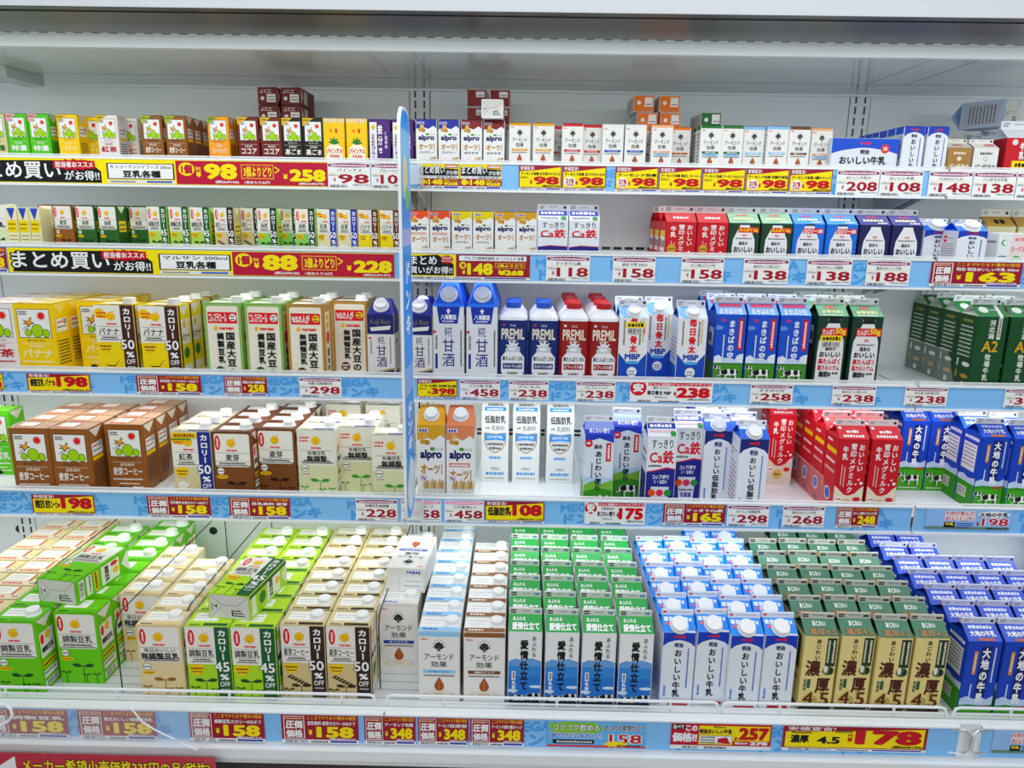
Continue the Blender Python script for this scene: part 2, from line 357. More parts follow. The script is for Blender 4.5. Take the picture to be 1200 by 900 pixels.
# ---------------------------------------------------------------- price cards
DR = '8e1f33'; YE = 'f5e21c'; RD = 'b01226'; WH = 'f4f5f6'; BK = '15161a'; NV = '1d2f86'
def foot(y): return [('r', 0, y, 1, 1, 'eceef0'), ('b', .05, y+.015, .34, .99, BK), ('d', .38, y+.03, .6, .98, '444'), ('r', .63, y+.02, .97, .97, '3a3f9a')]
def T_anka(name, price, tax, badge=None, big=False, wide=False):
    o = [('r', 0, 0, 1, .90, DR), ('p', [(.02, .24), (.34, .21), (.98, .06), (.98, .87), (.02, .87)], YE), ('o', '安値宣言!', .03, .02, .37, .20, WH, DR)]
    if wide:
        o += [('t', '濃厚', .055, .36, .185, .70, BK, .05), ('t', '4.5', .24, .42, .40, .72, BK, .05), ('t', '1000ml', .36, .12, .48, .26, BK, .02), ('d', .06, .24, .2, .30, BK), ('t', '税抜', .45, .30, .485, .38, RD, .03), ('t', '¥', .45, .42, .485, .62, RD, .05), ('t', price, .50, .12, .965, .72, RD, .06), ('t', '(税込¥193)', .765, .74, .975, .86, BK, .05)]
        return o+foot(.90)
    o += [('t', name, .05, .27, .97 if not big else .44, .40 if not big else .68, BK, .04 if not big else .05)]
    if big: o += [('t', price, .46, .14, .96, .68, RD, .06), ('t', '¥', .40, .44, .45, .62, RD, .05)]
    else:
        x = .34
        if badge: o += [('S', .17, .64, .12, .19, .14, .23, 12, WH), ('t', badge, .08, .51, .27, .70, RD, .06), ('t', 'OFF', .09, .72, .26, .81, RD, .04)]; x = .38
        else: o += [('t', '200ml', .04, .44, .22, .53, BK, .01)]
        o += [('t', '¥', x-.08, .58, x-.02, .76, RD, .04), ('t', price, x, .44, .95, .77, RD, .05)]
    o += [('t', '(税込¥%s)' % tax, .55, .78, .97, .87, BK, .04)]
    return o+foot(.90)
def T_attou(name, price, tax, b=.26):
    o = [('r', 0, 0, 1, .88, DR), ('t', 'ここまでやります!驚安の殿堂', b+.04, .03, .97, .17, 'e8b92c', .02), ('r', .03, .05, b, .85, WH), ('r', .04, .07, b-.01, .83, DR),
         ('t', '圧倒', .055, .20, b-.025, .50, WH, .05), ('t', '価格', .055, .53, b-.025, .81, WH, .05), ('d', .05, .10, b-.03, .16, 'e6c9a0'),
         ('t', name, b+.04, .22, .96, .36, WH, .03), ('t', '¥', b+.05, .52, b+.10, .72, YE, .05), ('t', price, b+.15, .40, .94, .80, YE, .05), ('t', '(税込¥%s)' % tax, .62, .80, .96, .88, WH, .03)]
    return o+foot(.88)
def T_white(name, price, tax, head='7d2b52', pk=False):
    o = [('r', 0, 0, 1, 1, WH), ('p', [(.02, .06), (.3, .03), (.7, .03), (.98, .06), (.98, .17), (.7, .20), (.3, .20), (.02, .17)], head if not pk else 'e887ae'), ('d', .08, .07, .92, .16, 'e9d7e2'),
         ('t', name, .22, .24, .80, .37, BK, .02), ('r', .03, .40, .97, .415, 'e6d94a'), ('t', '1000ml', .03, .46, .22, .55, BK), ('t', '¥', .13, .60, .19, .78, RD, .02),
         ('t', price, .24, .46, .97, .84, '97182c', .03), ('t', '(税込%s)' % tax, .58, .86, .97, .94, BK, .01), ('b', .05, .90, .45, 1.0, BK)]
    return o
def T_yasu(name, price, tax, sub):
    return [('r', 0, 0, 1, 1, WH), ('r', .22, .0, .98, .16, 'c01830'), ('t', 'さらに挑戦!チャレンジプライス', .23, .02, .97, .14, WH, .02), ('c', .10, .27, .10, 'c01830'), ('t', '安', .035, .04, .165, .50, WH, .06),
            ('t', name, .21, .40, .50, .64, BK, .05), ('t', sub, .28, .20, .48, .33, BK, .02), ('t', '900ml', .30, .70, .45, .80, BK), ('t', '¥', .53, .44, .565, .68, RD, .05), ('t', price, .56, .22, .97, .77, 'c01424', .06), ('t', '(税込¥%s)' % tax, .70, .80, .97, .90, BK, .03), ('b', .1, .90, .26, 1, BK), ('d', .35, .92, .6, .99, '444')]
def T_matome(name):      # the long banner: slogan, name box, prices
    return None
def BANNER(maker, p1, tax1, p2, tax2, each):
    """u 0..1 over 424 px: slogan 0-.39, white name box .395-.575, red price part .58-1"""
    o = [('r', 0, 0, 1, 1, YE), ('p', [(.02, .12), (.34, .06), (.375, .5), (.375, .97), (.01, .97)], BK),
         ('o', 'まとめ買い', .005, .10, .268, .88, WH, BK), ('S', .303, .25, .052, .17, .064, .24, 16, RD), ('r', .245, .08, .36, .40, RD), ('t', '担当者おススメ', .25, .12, .355, .36, WH, .03),
         ('o', 'がお得!!', .272, .46, .372, .90, WH, BK),
         ('r', .392, .16, .578, .80, BK), ('r', .396, .19, .574, .77, WH), ('t', maker, .402, .23, .57, .38, BK, .02), ('t', '豆乳各種', .435, .44, .54, .74, BK, .05), ('r', .392, .84, .578, .96, 'e6e9ee'), ('r', .50, .86, .57, .94, '4a69b0'), ('d', .40, .87, .47, .93, '555'),
         ('r', .583, .03, 1, .97, 'a8183a'), ('e', .612, .36, .022, .27, YE), ('t', '1個', .597, .17, .628, .55, 'a8183a', .06), ('t', '税抜', .637, .26, .652, .40, YE, .02), ('t', '¥', .638, .44, .652, .68, YE, .05), ('t', p1, .66, .12, .752, .76, YE, .05), ('t', '(税込¥%s)' % tax1, .69, .80, .755, .93, WH, .03),
         ('r', .762, .14, .852, .72, 'd9a93a'), ('r', .7645, .18, .8495, .68, 'a8183a'), ('t', '3個よりどり', .769, .22, .846, .64, YE, .03), ('t', '>', .855, .2, .868, .5, YE), ('t', '¥', .878, .50, .89, .72, YE, .05), ('t', p2, .895, .30, .995, .80, YE, .06), ('t', '1個あたり%s円' % each, .77, .80, .84, .92, WH, .02), ('t', '(税込¥%s)' % tax2, .92, .83, .99, .94, WH, .03)]
    return o
def T_mat2():
    return [('r', 0, 0, 1, .88, YE), ('p', [(.02, .12), (.98, .2), (.98, .48), (.02, .48)], BK), ('o', 'まとめ買い', .03, .05, .66, .42, WH, BK), ('o', 'がお得!', .68, .24, .98, .44, WH, BK), ('r', .66, .02, .97, .16, RD), ('d', .68, .05, .95, .13, WH),
            ('r', .03, .47, .97, .58, WH), ('t', 'アルプロ植物性飲料', .05, .48, .95, .57, BK, .02), ('r', 0, .58, 1, .88, DR), ('c', .10, .72, .07, YE), ('t', '148', .24, .61, .60, .84, YE, .05), ('t', '¥', .17, .66, .22, .82, YE, .04), ('t', '2個よりどり', .62, .60, .97, .69, YE, .02), ('t', '¥268', .62, .71, .97, .85, YE, .05)]+foot(.88)
def T_mat3():
    return [('r', 0, 0, 1, .90, YE), ('r', .0, .0, .40, .90, YE), ('p', [(.01, .1), (.25, .03), (.38, .4), (.38, .86), (.01, .86)], BK), ('o', 'まとめ', .02, .06, .25, .46, WH, BK), ('o', '買いがお得!!', .02, .48, .375, .82, WH, BK), ('S', .325, .22, .045, .14, .055, .20, 14, RD), ('t', '担当者', .29, .12, .36, .20, WH, .02), ('t', 'おススメ', .285, .23, .365, .31, WH, .02),
            ('r', .40, 0, 1, .90, DR), ('r', .425, .05, .97, .25, WH), ('t', 'アルプロ植物性飲料 オーツミルク 各種', .47, .08, .95, .22, BK, .02), ('c', .455, .44, .028, YE), ('t', '1個', .44, .36, .47, .52, DR, .05), ('t', '¥', .45, .62, .475, .8, YE, .04), ('t', '148', .49, .34, .70, .82, YE, .05), ('r', .715, .32, .96, .54, 'd9a93a'), ('r', .72, .345, .955, .515, DR), ('t', '2個よりどり', .73, .37, .945, .49, YE, .03), ('t', '¥268', .74, .60, .95, .82, YE, .06)]+foot(.90)
def T_daichi():
    return [('r', 0, 0, 1, 1, '9cc1ea'), ('r', 0, .86, 1, 1, '6f8a78'), ('p', [(.22, .10), (.57, .08), (.58, .52), (.22, .58)], 'f3dfe0'), ('o', '大地が育んだ', .21, .08, .57, .32, RD, WH), ('o', 'おいしさ!', .22, .34, .57, .60, RD, WH), ('r', .22, .64, .35, .90, BK), ('t', '牛乳', .235, .67, .335, .80, YE, .05), ('d', .37, .66, .56, .72, '3a3f9a'), ('d', .37, .76, .56, .82, '3a3f9a'), ('d', .37, .86, .52, .92, '3a3f9a'),
            ('e', .79, .24, .19, .17, WH), ('t', '大地の牛乳', .62, .14, .96, .36, BK, .04), ('o', '198', .65, .40, .98, .82, RD, WH), ('t', '¥', .60, .6, .63, .8, RD, .04), ('t', '(税込¥214)', .72, .87, .97, .97, BK, .03)]
def T_goku():
    return [('r', 0, 0, 1, 1, '6fb4e6'), ('p', [(.01, .12), (.2, .04), (.5, .06), (.57, .3), (.5, .48), (.05, .5)], '8cc63f'), ('o', 'ゴクゴク飲める', .05, .10, .54, .40, WH, BK), ('o', '爽やかな味わい!!', .03, .42, .56, .70, '2f6fc4', WH), ('r', .06, .72, .48, .88, BK), ('d', .10, .76, .46, .84, 'ddd'), ('r', 0, .93, 1, 1, 'c33'),
            ('o', 'あふれる愛情仕立て', .57, .10, .99, .36, BK, WH), ('o', '158', .62, .46, .97, .86, RD, WH), ('S', .70, .86, .10, .08, .14, .13, 12, YE), ('t', '(税込¥170)', .70, .88, .95, .97, BK, .03)]
def T_kono():
    return [('r', 0, 0, 1, .86, 'b01a38'), ('r', .28, .08, .985, .82, YE), ('r', .01, .04, .14, .24, BK), ('t', '比べて', .02, .06, .13, .22, WH, .05), ('t', 'この', .145, .08, .265, .30, WH, .06), ('t', '価格!!', .015, .36, .265, .74, WH, .06),
            ('t', '900ml', .42, .09, .54, .17, BK, .02), ('t', '明治おいしい牛乳', .285, .20, .61, .40, BK, .05), ('r', .285, .46, .61, .78, BK), ('r', .288, .475, .607, .765, WH), ('d', .30, .50, .45, .56, BK), ('d', .30, .60, .45, .66, BK), ('d', .30, .70, .45, .75, BK), ('p', [(.47, .58), (.56, .52), (.60, .78), (.47, .74)], RD),
            ('t', '¥', .635, .50, .665, .64, RD, .05), ('t', '257', .675, .12, .975, .62, RD, .06), ('r', .62, .66, .985, .82, 'b01a38'), ('t', '税込¥', .64, .69, .77, .79, WH, .03), ('t', '278', .79, .67, .97, .81, WH, .06), ('r', 0, .86, 1, 1, 'eceef0'), ('b', .12, .88, .28, .99, BK), ('d', .34, .89, .56, .98, '444')]
def card(name, row, x0, y0, x1, y1, ops, label, cat='price card', grp=None, dy=0):
    yr = RAIL[row][0]-.0035-dy
    xa = at(x0, (y0+y1)/2, yr)[0]; xb = at(x1, (y0+y1)/2, yr)[0]; xm = (x0+x1)/2
    za = at(xm, y1, yr)[1]; zb = at(xm, y0, yr)[1]
    za = max(za, E0+RAIL[row][1]+.0025); zb = min(zb, E0+RAIL[row][2]-.0005)
    m = MB(); m.box(xa, xb, yr, yr+.0008, za, zb, 'eef0f2')
    m.art(((xa, yr, zb), (xb-xa, 0, 0), (0, 0, za-zb), (0, -1, 0)), ops)
    # keep the origin on the card
    ctr = Vector(((xa+xb)/2, yr, za)); m.v = [tuple(Vector(v)-ctr) for v in m.v]
    o = m.build(name); o.location = ctr
    return tag(o, label, cat, grp)
G = {1: 'price cards on the top rail', 2: 'price cards on the second rail', 3: 'price cards on the third rail', 4: 'price cards on the fourth rail', 5: 'price cards on the bottom rail'}
def yl(row, x):          # card top and bottom pixel rows follow the rail
    t, b = {1: (193, 223), 2: (299, 328), 3: (446, 468.5), 4: (587.5, 612.5), 5: (840, 874)}[row]
    s = (x-600)*.0152
    return t+s, b+s
def cards(row, *L):
    for kind, x0, x1, ops, label in L:
        t, b = yl(row, (x0+x1)/2)
        card(kind, row, x0, t, x1, b, ops, label, 'price card', G[row])
P = 'price_card'
cards(1, ('price_banner', -40, 384, BANNER('キッコーマンソイフーズ 200ml', '98', '105', '258', '279', '86'), 'long yellow, black and red price banner reading 98 and 258 on top rail'),
  (P, 384, 434, T_white('パインアメ', '98', '105'), 'white price card reading 98 below the pineapple soy cartons'),
  (P, 435, 480, T_white('ブルーベリー', '108', '116'), 'white price card reading 108 partly hidden by the aisle flag sign'),
  (P, 490, 538, T_mat2(), 'black and yellow 148 bundle card below blue-topped oat milk tea cartons'),
  (P, 539, 588, T_mat2(), 'black and yellow 148 bundle card below red-topped oat cocoa cartons'),
  (P, 608, 658, T_anka('アーモンド効果 ほろ苦キャラメル', '98', '105'), 'yellow 98 price card below the yellow-topped almond cartons'),
  (P, 659, 710, T_anka('アーモンド効果 まろやかカカオ', '98', '105', '21%'), 'yellow 98 price card with discount burst below red-topped almond cartons'),
  (P, 721, 771, T_anka('アーモンド効果', '98', '105', '21%'), 'yellow 98 price card with burst below the plain white almond cartons'),
  (P, 772, 822, T_anka('アーモンド効果 香ばしコーヒー', '98', '105'), 'yellow 98 price card below the peach almond carton and orange stack'),
  (P, 823, 873, T_anka('アーモンド効果 アーモンド&ミルク', '98', '105'), 'yellow 98 price card below the green-topped almond cartons'),
  (P, 874, 924, T_anka('アーモンド効果 砂糖不使用', '98', '105', '21%'), 'yellow 98 price card with burst below the sky-blue almond cartons'),
  (P, 925, 975, T_anka('アーモンド効果 3種のナッツ', '98', '105', '21%'), 'yellow 98 price card with burst below brown and peach almond cartons'),
  (P, 980, 1030, T_white('おいしい牛乳3P', '208', '225'), 'white price card reading 208 below the wrapped three-pack of milk'),
  (P, 1031, 1081, T_white('おいしい牛乳', '108', '117'), 'white price card reading 108 below slim blue-topped milk cartons'),
  (P, 1088, 1139, T_white('パン好きのカフェオレ', '148', '160'), 'white price card reading 148 below the brown coffee milk carton'),
  (P, 1140, 1190, T_white('パン好きの牛乳', '138', '149'), 'white price card reading 138 below the small white milk carton'),
  (P, 1191, 1240, T_white('おいしい', '158', '171'), 'white price card at the end of the top rail, below the red pack'))
cards(2, (P, -40, 8, T_attou('オーツ', '228', '247'), 'dark red price card cut by the frame edge, second rail'),
  ('price_banner', 10, 462, BANNER('マルサン 200ml', '88', '95.05', '228', '247', '76'), 'long yellow, black and red price banner reading 88 and 228 on second rail'),
  ('price_banner', 477, 621, T_mat3(), 'bundle price banner reading 148 and 268 below the small oat cartons'),
  (P, 640, 691, T_white('すっきりCa鉄', '118', '128'), 'white price card reading 118 below two iron-enriched half-litre cartons'),
  (P, 718, 768, T_white('森永 牛乳 500ml', '158', '171'), 'white price card reading 158 below the empty stretch of second shelf'),
  (P, 798, 848, T_white('おいしい雪印メグミルク牛乳', '158', '171'), 'white price card reading 158 below the red half-litre cartons'),
  (P, 871, 924, T_white('森永のおいしい高たんぱく', '138', '149'), 'white price card reading 138 below the dark green half-litre cartons'),
  (P, 945, 998, T_white('森永のおいしい低脂肪', '138', '149'), 'white price card reading 138 below the bright blue half-litre cartons'),
  (P, 1015, 1066, T_white('森永のおいしい牛乳', '188', '203'), 'white price card reading 188 below the dark navy half-litre cartons'),
  (P, 1090, 1197, T_attou('明治 明治おいしい牛乳 450ml', '163', '177', .24), 'wide dark red price card reading 163 below capped milk cartons'))
cards(3, (P, -32, 4, T_anka('紅茶', '198', '214'), 'yellow price card cut by the frame edge, third rail'),
  (P, 32, 106, T_anka('調整豆乳 バナナ', '198', '214', None, True), 'yellow price card reading 198 below the yellow banana soy carton'),
  (P, 160, 236, T_attou('豆乳飲料 バナナカロリー50%オフ', '158', '171', .33), 'dark red price card reading 158 below banana calorie-cut soy milk'),
  (P, 263, 313, T_attou('国産大豆の調製豆乳', '258', '279', .40), 'dark red price card reading 258 below green-edged domestic soy milk'),
  (P, 351, 400, T_white('有機大豆無調整豆乳', '298', '322'), 'white price card reading 298 below cream domestic soy milk'),
  (P, 489, 536, T_anka('プラス糀 米糀甘酒', '398', '430'), 'yellow price card reading 398 below the navy-topped rice drink cartons'),
  (P, 539, 586, T_white('プラス糀 甘酒', '458', '494'), 'white price card reading 458 below tall blue-topped rice drink cartons'),
  (P, 596, 643, T_white('プレミル', '238', '257'), 'white price card reading 238 below the blue-capped bottles'),
  (P, 675, 721, T_white('プレミル レッド', '238', '257'), 'white price card reading 238 below the red-capped bottles'),
  (P, 738, 835, T_yasu('毎日骨太 MBP', '238', '257', '雪印メグミルク'), 'wide white and red challenge price card reading 238 on third rail'),
  (P, 879, 929, T_white('まきばの空', '258', '279'), 'white price card reading 258 below the pasture and sky milk cartons'),
  (P, 975, 1026, T_white('森永のおいしい高たんぱく', '238', '257'), 'white price card reading 238 below the tall dark green protein milk'),
  (P, 1060, 1110, T_white('河北潟 A2牧場牛乳', '238', '257'), 'white price card reading 238 below the slanting green ranch milk row'),
  (P, 1177, 1227, T_white('牛乳', '348', '375'), 'white price card starting with 34 at the third rail end'))
cards(4, (P, 38, 111, T_anka('調整豆乳 麦芽コーヒー', '198', '214', None, True), 'yellow price card reading 198 below the brown barley coffee cartons'),
  (P, 173, 247, T_attou('豆乳飲料 紅茶カロリー50%オフ', '158', '171', .33), 'dark red price card reading 158 below the black tea soy milk'),
  (P, 269, 340, T_attou('豆乳飲料 麦芽', '158', '171', .33), 'dark red price card reading 158 below the brown malt soy milk'),
  (P, 417, 466, T_white('有機豆乳無調整', '228', '246'), 'white price card reading 228 below the organic soy milk cartons'),
  (P, 470, 517, T_white('アルプロ オーツ', '458', '494', pk=True), 'white price card with pink header reading 458 behind the sign foot'),
  (P, 521, 567, T_white('アルプロ 砂糖不使用 オーツ', '458', '494', pk=True), 'white price card with pink header reading 458 below orange-topped oat carton'),
  (P, 568, 638, T_anka('低脂肪乳', '108', '117', None, True), 'yellow price card reading 108 below the plain white milk cartons'),
  (P, 685, 756, T_yasu('あじわい便り', '175', '189', '1000ml'), 'white and red challenge price card reading 175 on fourth rail'),
  (P, 777, 850, T_attou('すっきりCa鉄', '165', '178', .33), 'dark red price card reading 165 below the litre iron-enriched cartons'),
  (P, 852, 901, T_white('おいしい低脂肪乳', '298', '322'), 'white price card reading 298 below the capped low-fat milk cartons'),
  (P, 917, 966, T_white('森永のおいしい牛乳', '268', '290'), 'white price card reading 268 below the empty deck of fourth shelf'),
  (P, 980, 1029, T_attou('おいしい雪印メグミルク牛乳', '248', '268', .36), 'dark red price card reading 248 below the tall red milk cartons'),
  ('price_card', 1085, 1185, T_daichi(), 'light blue promotional card reading 198 below blue meadow milk cartons'))
cards(5, (P, -15, 80, T_attou('調製豆乳', '158', '171'), 'dark red price card reading 158 below the plain green soy cartons'),
  (P, 92, 183, T_attou('毎日おいしい無調整豆乳', '158', '171', .30), 'dark red price card reading 158 behind the clear film sheet middle'),
  (P, 222, 310, T_attou('調製豆乳カロリー45%オフ', '158', '171', .30), 'dark red price card reading 158 below green calorie-cut soy cartons'),
  (P, 330, 420, T_attou('豆乳飲料 麦芽カロリー50%オフ', '158', '171', .30), 'dark red price card reading 158 below the barley calorie-cut cartons'),
  (P, 427, 487, T_attou('アーモンド効果', '348', '376', .36), 'dark red price card reading 348 below the plain almond cartons'),
  (P, 490, 549, T_attou('アーモンド効果 砂糖不使用', '348', '376', .36), 'dark red price card reading 348 below the sky-blue almond cartons'),
  (P, 551, 614, T_attou('アーモンド効果 3種のナッツ', '348', '376', .36), 'dark red price card reading 348 below the brown-topped almond cartons'),
  (P, 641, 757, T_goku(), 'blue and green promotional card reading 158 below the green-gabled cartons'),
  (P, 786, 904, T_kono(), 'yellow and red price card reading 257 below the blue-topped milk'),
  (P, 917, 1087, T_anka('濃厚', '178', '193', wide=True), 'large yellow price card reading 178 below the gold 4.5 milk'),
  (P, 1164, 1260, T_daichi(), 'light blue promotional card past the chrome loops on bottom rail'))
# red poster and clear film hanging at the tray corner
m = MB(); x0, x1 = at(-60, 890, 1.262)[0], at(252, 890, 1.262)[0]; z1 = at(60, 884, 1.262)[1]; z0 = z1-.12
m.box(x0, x1, 1.262, 1.264, z0, z1, 'c21f3c:g'); m.art(((x0, 1.262, z1), (x1-x0, 0, 0), (0, 0, z0-z1), (0, -1, 0)), [('p', [(.17, .3), (.25, .05), (.25, .6)], WH), ('o', 'メーカー希望小売価格335円の品(税抜)', .27, .08, .985, .42, YE, BK)])
tag(m.build('promotion_poster'), 'glossy red poster with yellow lettering hanging below the bottom tray corner', 'poster')
m = MB(); xa, xb = at(-60, 860, 1.27)[0], at(245, 860, 1.27)[0]; za, zb = at(100, 896, 1.27)[1], at(100, 826, 1.27)[1]
m.box(xa, xb, 1.270, 1.2712, za, zb, 'glass')
def q(px, py): x, z = at(px, py, 1.268); return (x, 1.269, z)
m.tube([q(150, 828), q(158, 836), q(166, 846), q(180, 855), q(194, 862), q(205, 867)], .0016, 'f6f8fb'); m.tube([q(212, 871), q(222, 876), q(230, 879), q(238, 873), q(244, 866)], .0016, 'f6f8fb')
m.tube([q(-2, 826), q(6, 826), q(12, 831), q(14, 838), q(10, 845), q(2, 849), q(-6, 852)], .003, 'f6f8fb')
tag(m.build('film_sheet'), 'clear plastic film sheet with white printed outlines over the tray corner', 'film')
# ---------------------------------------------------------------- cartons
BOT = [('r', .02, .03, .98, .97, 'dcdad6'), ('p', [(.02, .03), (.3, .45), (.7, .45), (.98, .03), (.96, .03), (.69, .42), (.31, .42), (.04, .03)], 'a9a6a2'), ('p', [(.02, .97), (.3, .5), (.31, .53), (.04, .97)], 'a9a6a2'), ('p', [(.98, .97), (.7, .5), (.69, .53), (.96, .97)], 'a9a6a2'),
       ('r', .55, .62, .78, .66, BK), ('r', .55, .72, .82, .76, BK), ('r', .55, .82, .86, .86, BK), ('r', .55, .62, .58, .86, BK), ('p', [(.12, .5), (.2, .42), (.2, .58)], '555'), ('d', .06, .4, .09, .7, '666')]
def faces(m, w, d, h, front, right=None, left=None, top=None, bottom=True, back=None, e=0):
    a, b = w/2, d/2; c = .0012
    m.art(((-a+c, -b, h), (w-2*c, 0, 0), (0, 0, -h), (0, -1, 0)), front)
    if right: m.art(((a, -b+c, h), (0, d-2*c, 0), (0, 0, -h), (1, 0, 0)), right)
    if left: m.art(((-a, b-c, h), (0, -d+2*c, 0), (0, 0, -h), (-1, 0, 0)), left)
    if top: m.art(((-a+c, b-c, h+e), (w-2*c, 0, 0), (0, -d+2*c, 0), (0, 0, 1)), top)
    if back: m.art(((a-c, b, h), (-w+2*c, 0, 0), (0, 0, -h), (0, 1, 0)), back)
    if bottom: m.art(((-a+c, -b+c, 0), (w-2*c, 0, 0), (0, d-2*c, 0), (0, 0, -1)), BOT)
def fold(col, dk): return [('p', [(.02, .01), (.98, .01), (.5, .16)], col), ('p', [(.02, .01), (.05, .01), (.5, .15), (.95, .01), (.98, .01), (.5, .17)], dk)]
def info(bg, lab='f2f2ee', y='f0d020'):
    return [('r', .12, .22, .88, .40, lab), ('d', .18, .25, .6, .28, 'c22'), ('d', .18, .32, .8, .345, '444'), ('b', .62, .23, .84, .30, BK), ('r', .12, .42, .88, .47, y)] + [('d', .12, .52+k*.045, .88, .54+k*.045, '3c3c3c') for k in range(8)]
def flap(bg, strip):
    return [('r', .05, .12, .95, .20, strip)] if strip else []
def brick(name, w, d, h, base, front, right, left=None, top=None, cap=None, seam=True):
    m = MB(); m.prism(w, d, 0, h, .0012, base)
    if seam: m.box(-w/2+.002, w/2-.002, -.0045, .0045, h, h+.0011, base)
    faces(m, w, d, h, front, right, left or right, top, e=.0011)
    o = m.build(name)
    if cap:
        cx, cy, r, ch, col = cap
        k = MB(); k.cyl((cx, cy, h+.0008), (0, 0, 1), r*1.18, r*1.18, .003, col); k.cyl((cx, cy, h+.003), (0, 0, 1), r, r*.93, ch, col, 24)
        k.build('cap', o)['label'] = 'white screw cap'
    return o
def gable(name, w, d, h, base, front, right, roofc, roof, rise=.022, fin=.012, finc='eceef0', fin_ops=None, left=None, cap=None, capc='f2f4f6', gus=None):
    m = MB(); m.prism(w, d, 0, h, .001, base); a, b = w/2-.0006, d/2-.0006; g = gus or roofc; z = h+rise
    for s in (-1, 1):        # the two roof slopes
        p = [(-a, s*b, h), (a, s*b, h), (a, s*.0015, z), (-a, s*.0015, z)]
        m.add(p, [(0, 1, 2, 3)] if s < 0 else [(3, 2, 1, 0)], roofc)
    for s in (-1, 1):        # the folded-in gussets
        A, B, R, I = (s*a, -b, h), (s*a, b, h), (s*a, 0, z), (s*(a-.45*d), 0, h+rise*.72)
        m.add([A, B, R, I], [(0, 1, 3), (0, 3, 2), (1, 2, 3)], g)
    faces(m, w, d, h, front, right, left or right)
    sl = Vector((0, -b, -rise)); n = Vector((0, -rise, b))
    m.art(((-a, -.0015, z), (2*a, 0, 0), sl, n), roof)
    o = m.build(name)
    k = MB(); k.box(-a, a, -.0022, .0022, z-.001, z+fin, finc)
    k.art(((-a, -.0022, z+fin), (2*a, 0, 0), (0, 0, -fin), (0, -1, 0)), fin_ops or [('d', .06, .25, .24, .42, '556'), ('d', .06, .55, .2, .75, '778'), ('d', .36, .35, .66, .5, '99a'), ('e', .9, .5, .05, .25, '335')])
    k.build('top_seal', o)['label'] = 'pale crimped top seal'
    if cap:
        k = MB(); c = Vector((0, -.0015, z))+sl*.60; nn = n.normalized()
        k.cyl(c, nn, cap*1.12, cap*1.12, .003, capc, 24); k.cyl(c+nn*.003, nn, cap, cap*.92, .0095, capc, 24); k.build('cap', o)['label'] = 'white screw cap'
    return o
def slant(name, w, d, h, e, base, front, right, topc, top_ops, tw=.66, ty=.10, cap=.0145, band=None, flat=None):
    """a carton whose upper front leans back to a narrower top edge, the cap on the leaning panel"""
    m = MB(); m.prism(w, d, 0, h, .004, base); a, b = w/2, d/2; t = w*tw/2; yb = b*.8; yf = -b+d*(.5+ty); z = h+e
    ch = .004
    low = [(-a+ch, -b, h), (a-ch, -b, h), (a, -b+ch, h), (a, b-ch, h), (a-ch, b, h), (-a+ch, b, h), (-a, b-ch, h), (-a, -b+ch, h)]
    hi = [(-t+ch, yf, z), (t-ch, yf, z), (t, yf+ch, z), (t, yb-ch, z), (t-ch, yb, z), (-t+ch, yb, z), (-t, yb-ch, z), (-t, yf+ch, z)]
    m.loft([low, hi], topc)
    faces(m, w, d, h, [('r', 0, 0, 1, 1, base)]*0+front, right)
    V = Vector((0, -b-yf, -e)); n = Vector((0, -e, b+yf))
    if top_ops: m.art(((-t, yf, z), (2*t, 0, 0), V, n), top_ops)
    o = m.build(name); k = MB(); c = Vector((0, yf, z))+V*.50; nn = n.normalized()
    k.cyl(c, nn, cap*1.2, cap*1.15, .004, 'f2f4f6:p', 24); k.cyl(c+nn*.003, nn, cap, cap*.92, .0125, 'f4f6f8:p', 24); k.build('cap', o)['label'] = 'white screw cap'
    return o
def bottle(name, w, h, sh, base, front, right, capc):
    m = MB(); m.prism(w, w, 0, h, .006, base); a = w/2; n = 24
    def ring(r, z, k):       # k 0 rounded square .. 1 circle
        P = []
        for i in range(n):
            q = 2*math.pi*i/n; c, s_ = math.cos(q), math.sin(q); sq = 1/max(abs(c), abs(s_)); sq = min(sq, 1.27); rr_ = r*((1-k)*sq+k)
            P.append((rr_*c, rr_*s_, z))
        return P
    m.loft([ring(a*.99, h-.001, 0), ring(a*.97, h+sh*.25, .1), ring(a*.72, h+sh*.75, .7), ring(.019, h+sh, 1)], 'eef0f3')
    c = .006; m.art(((-a+c, -a, h), (w-2*c, 0, 0), (0, 0, -h), (0, -1, 0)), front)
    for s in (-1, 1): m.art(((s*a, -s*(a-c), h), (0, s*(w-2*c), 0), (0, 0, -h), (s, 0, 0)), right)
    o = m.build(name); k = MB(); k.cyl((0, 0, h+sh-.001), (0, 0, 1), .0178, .0170, .0145, capc, 28)
    for i in range(28):
        q = 2*math.pi*i/28; k.box(.0177*math.cos(q)-.0004, .0177*math.cos(q)+.0004, .0177*math.sin(q)-.0004, .0177*math.sin(q)+.0004, h+sh+.001, h+sh+.010, capc)
    k.build('cap', o)['label'] = 'ribbed %s cap' % ('blue' if capc.startswith('2') else 'red')
    return o
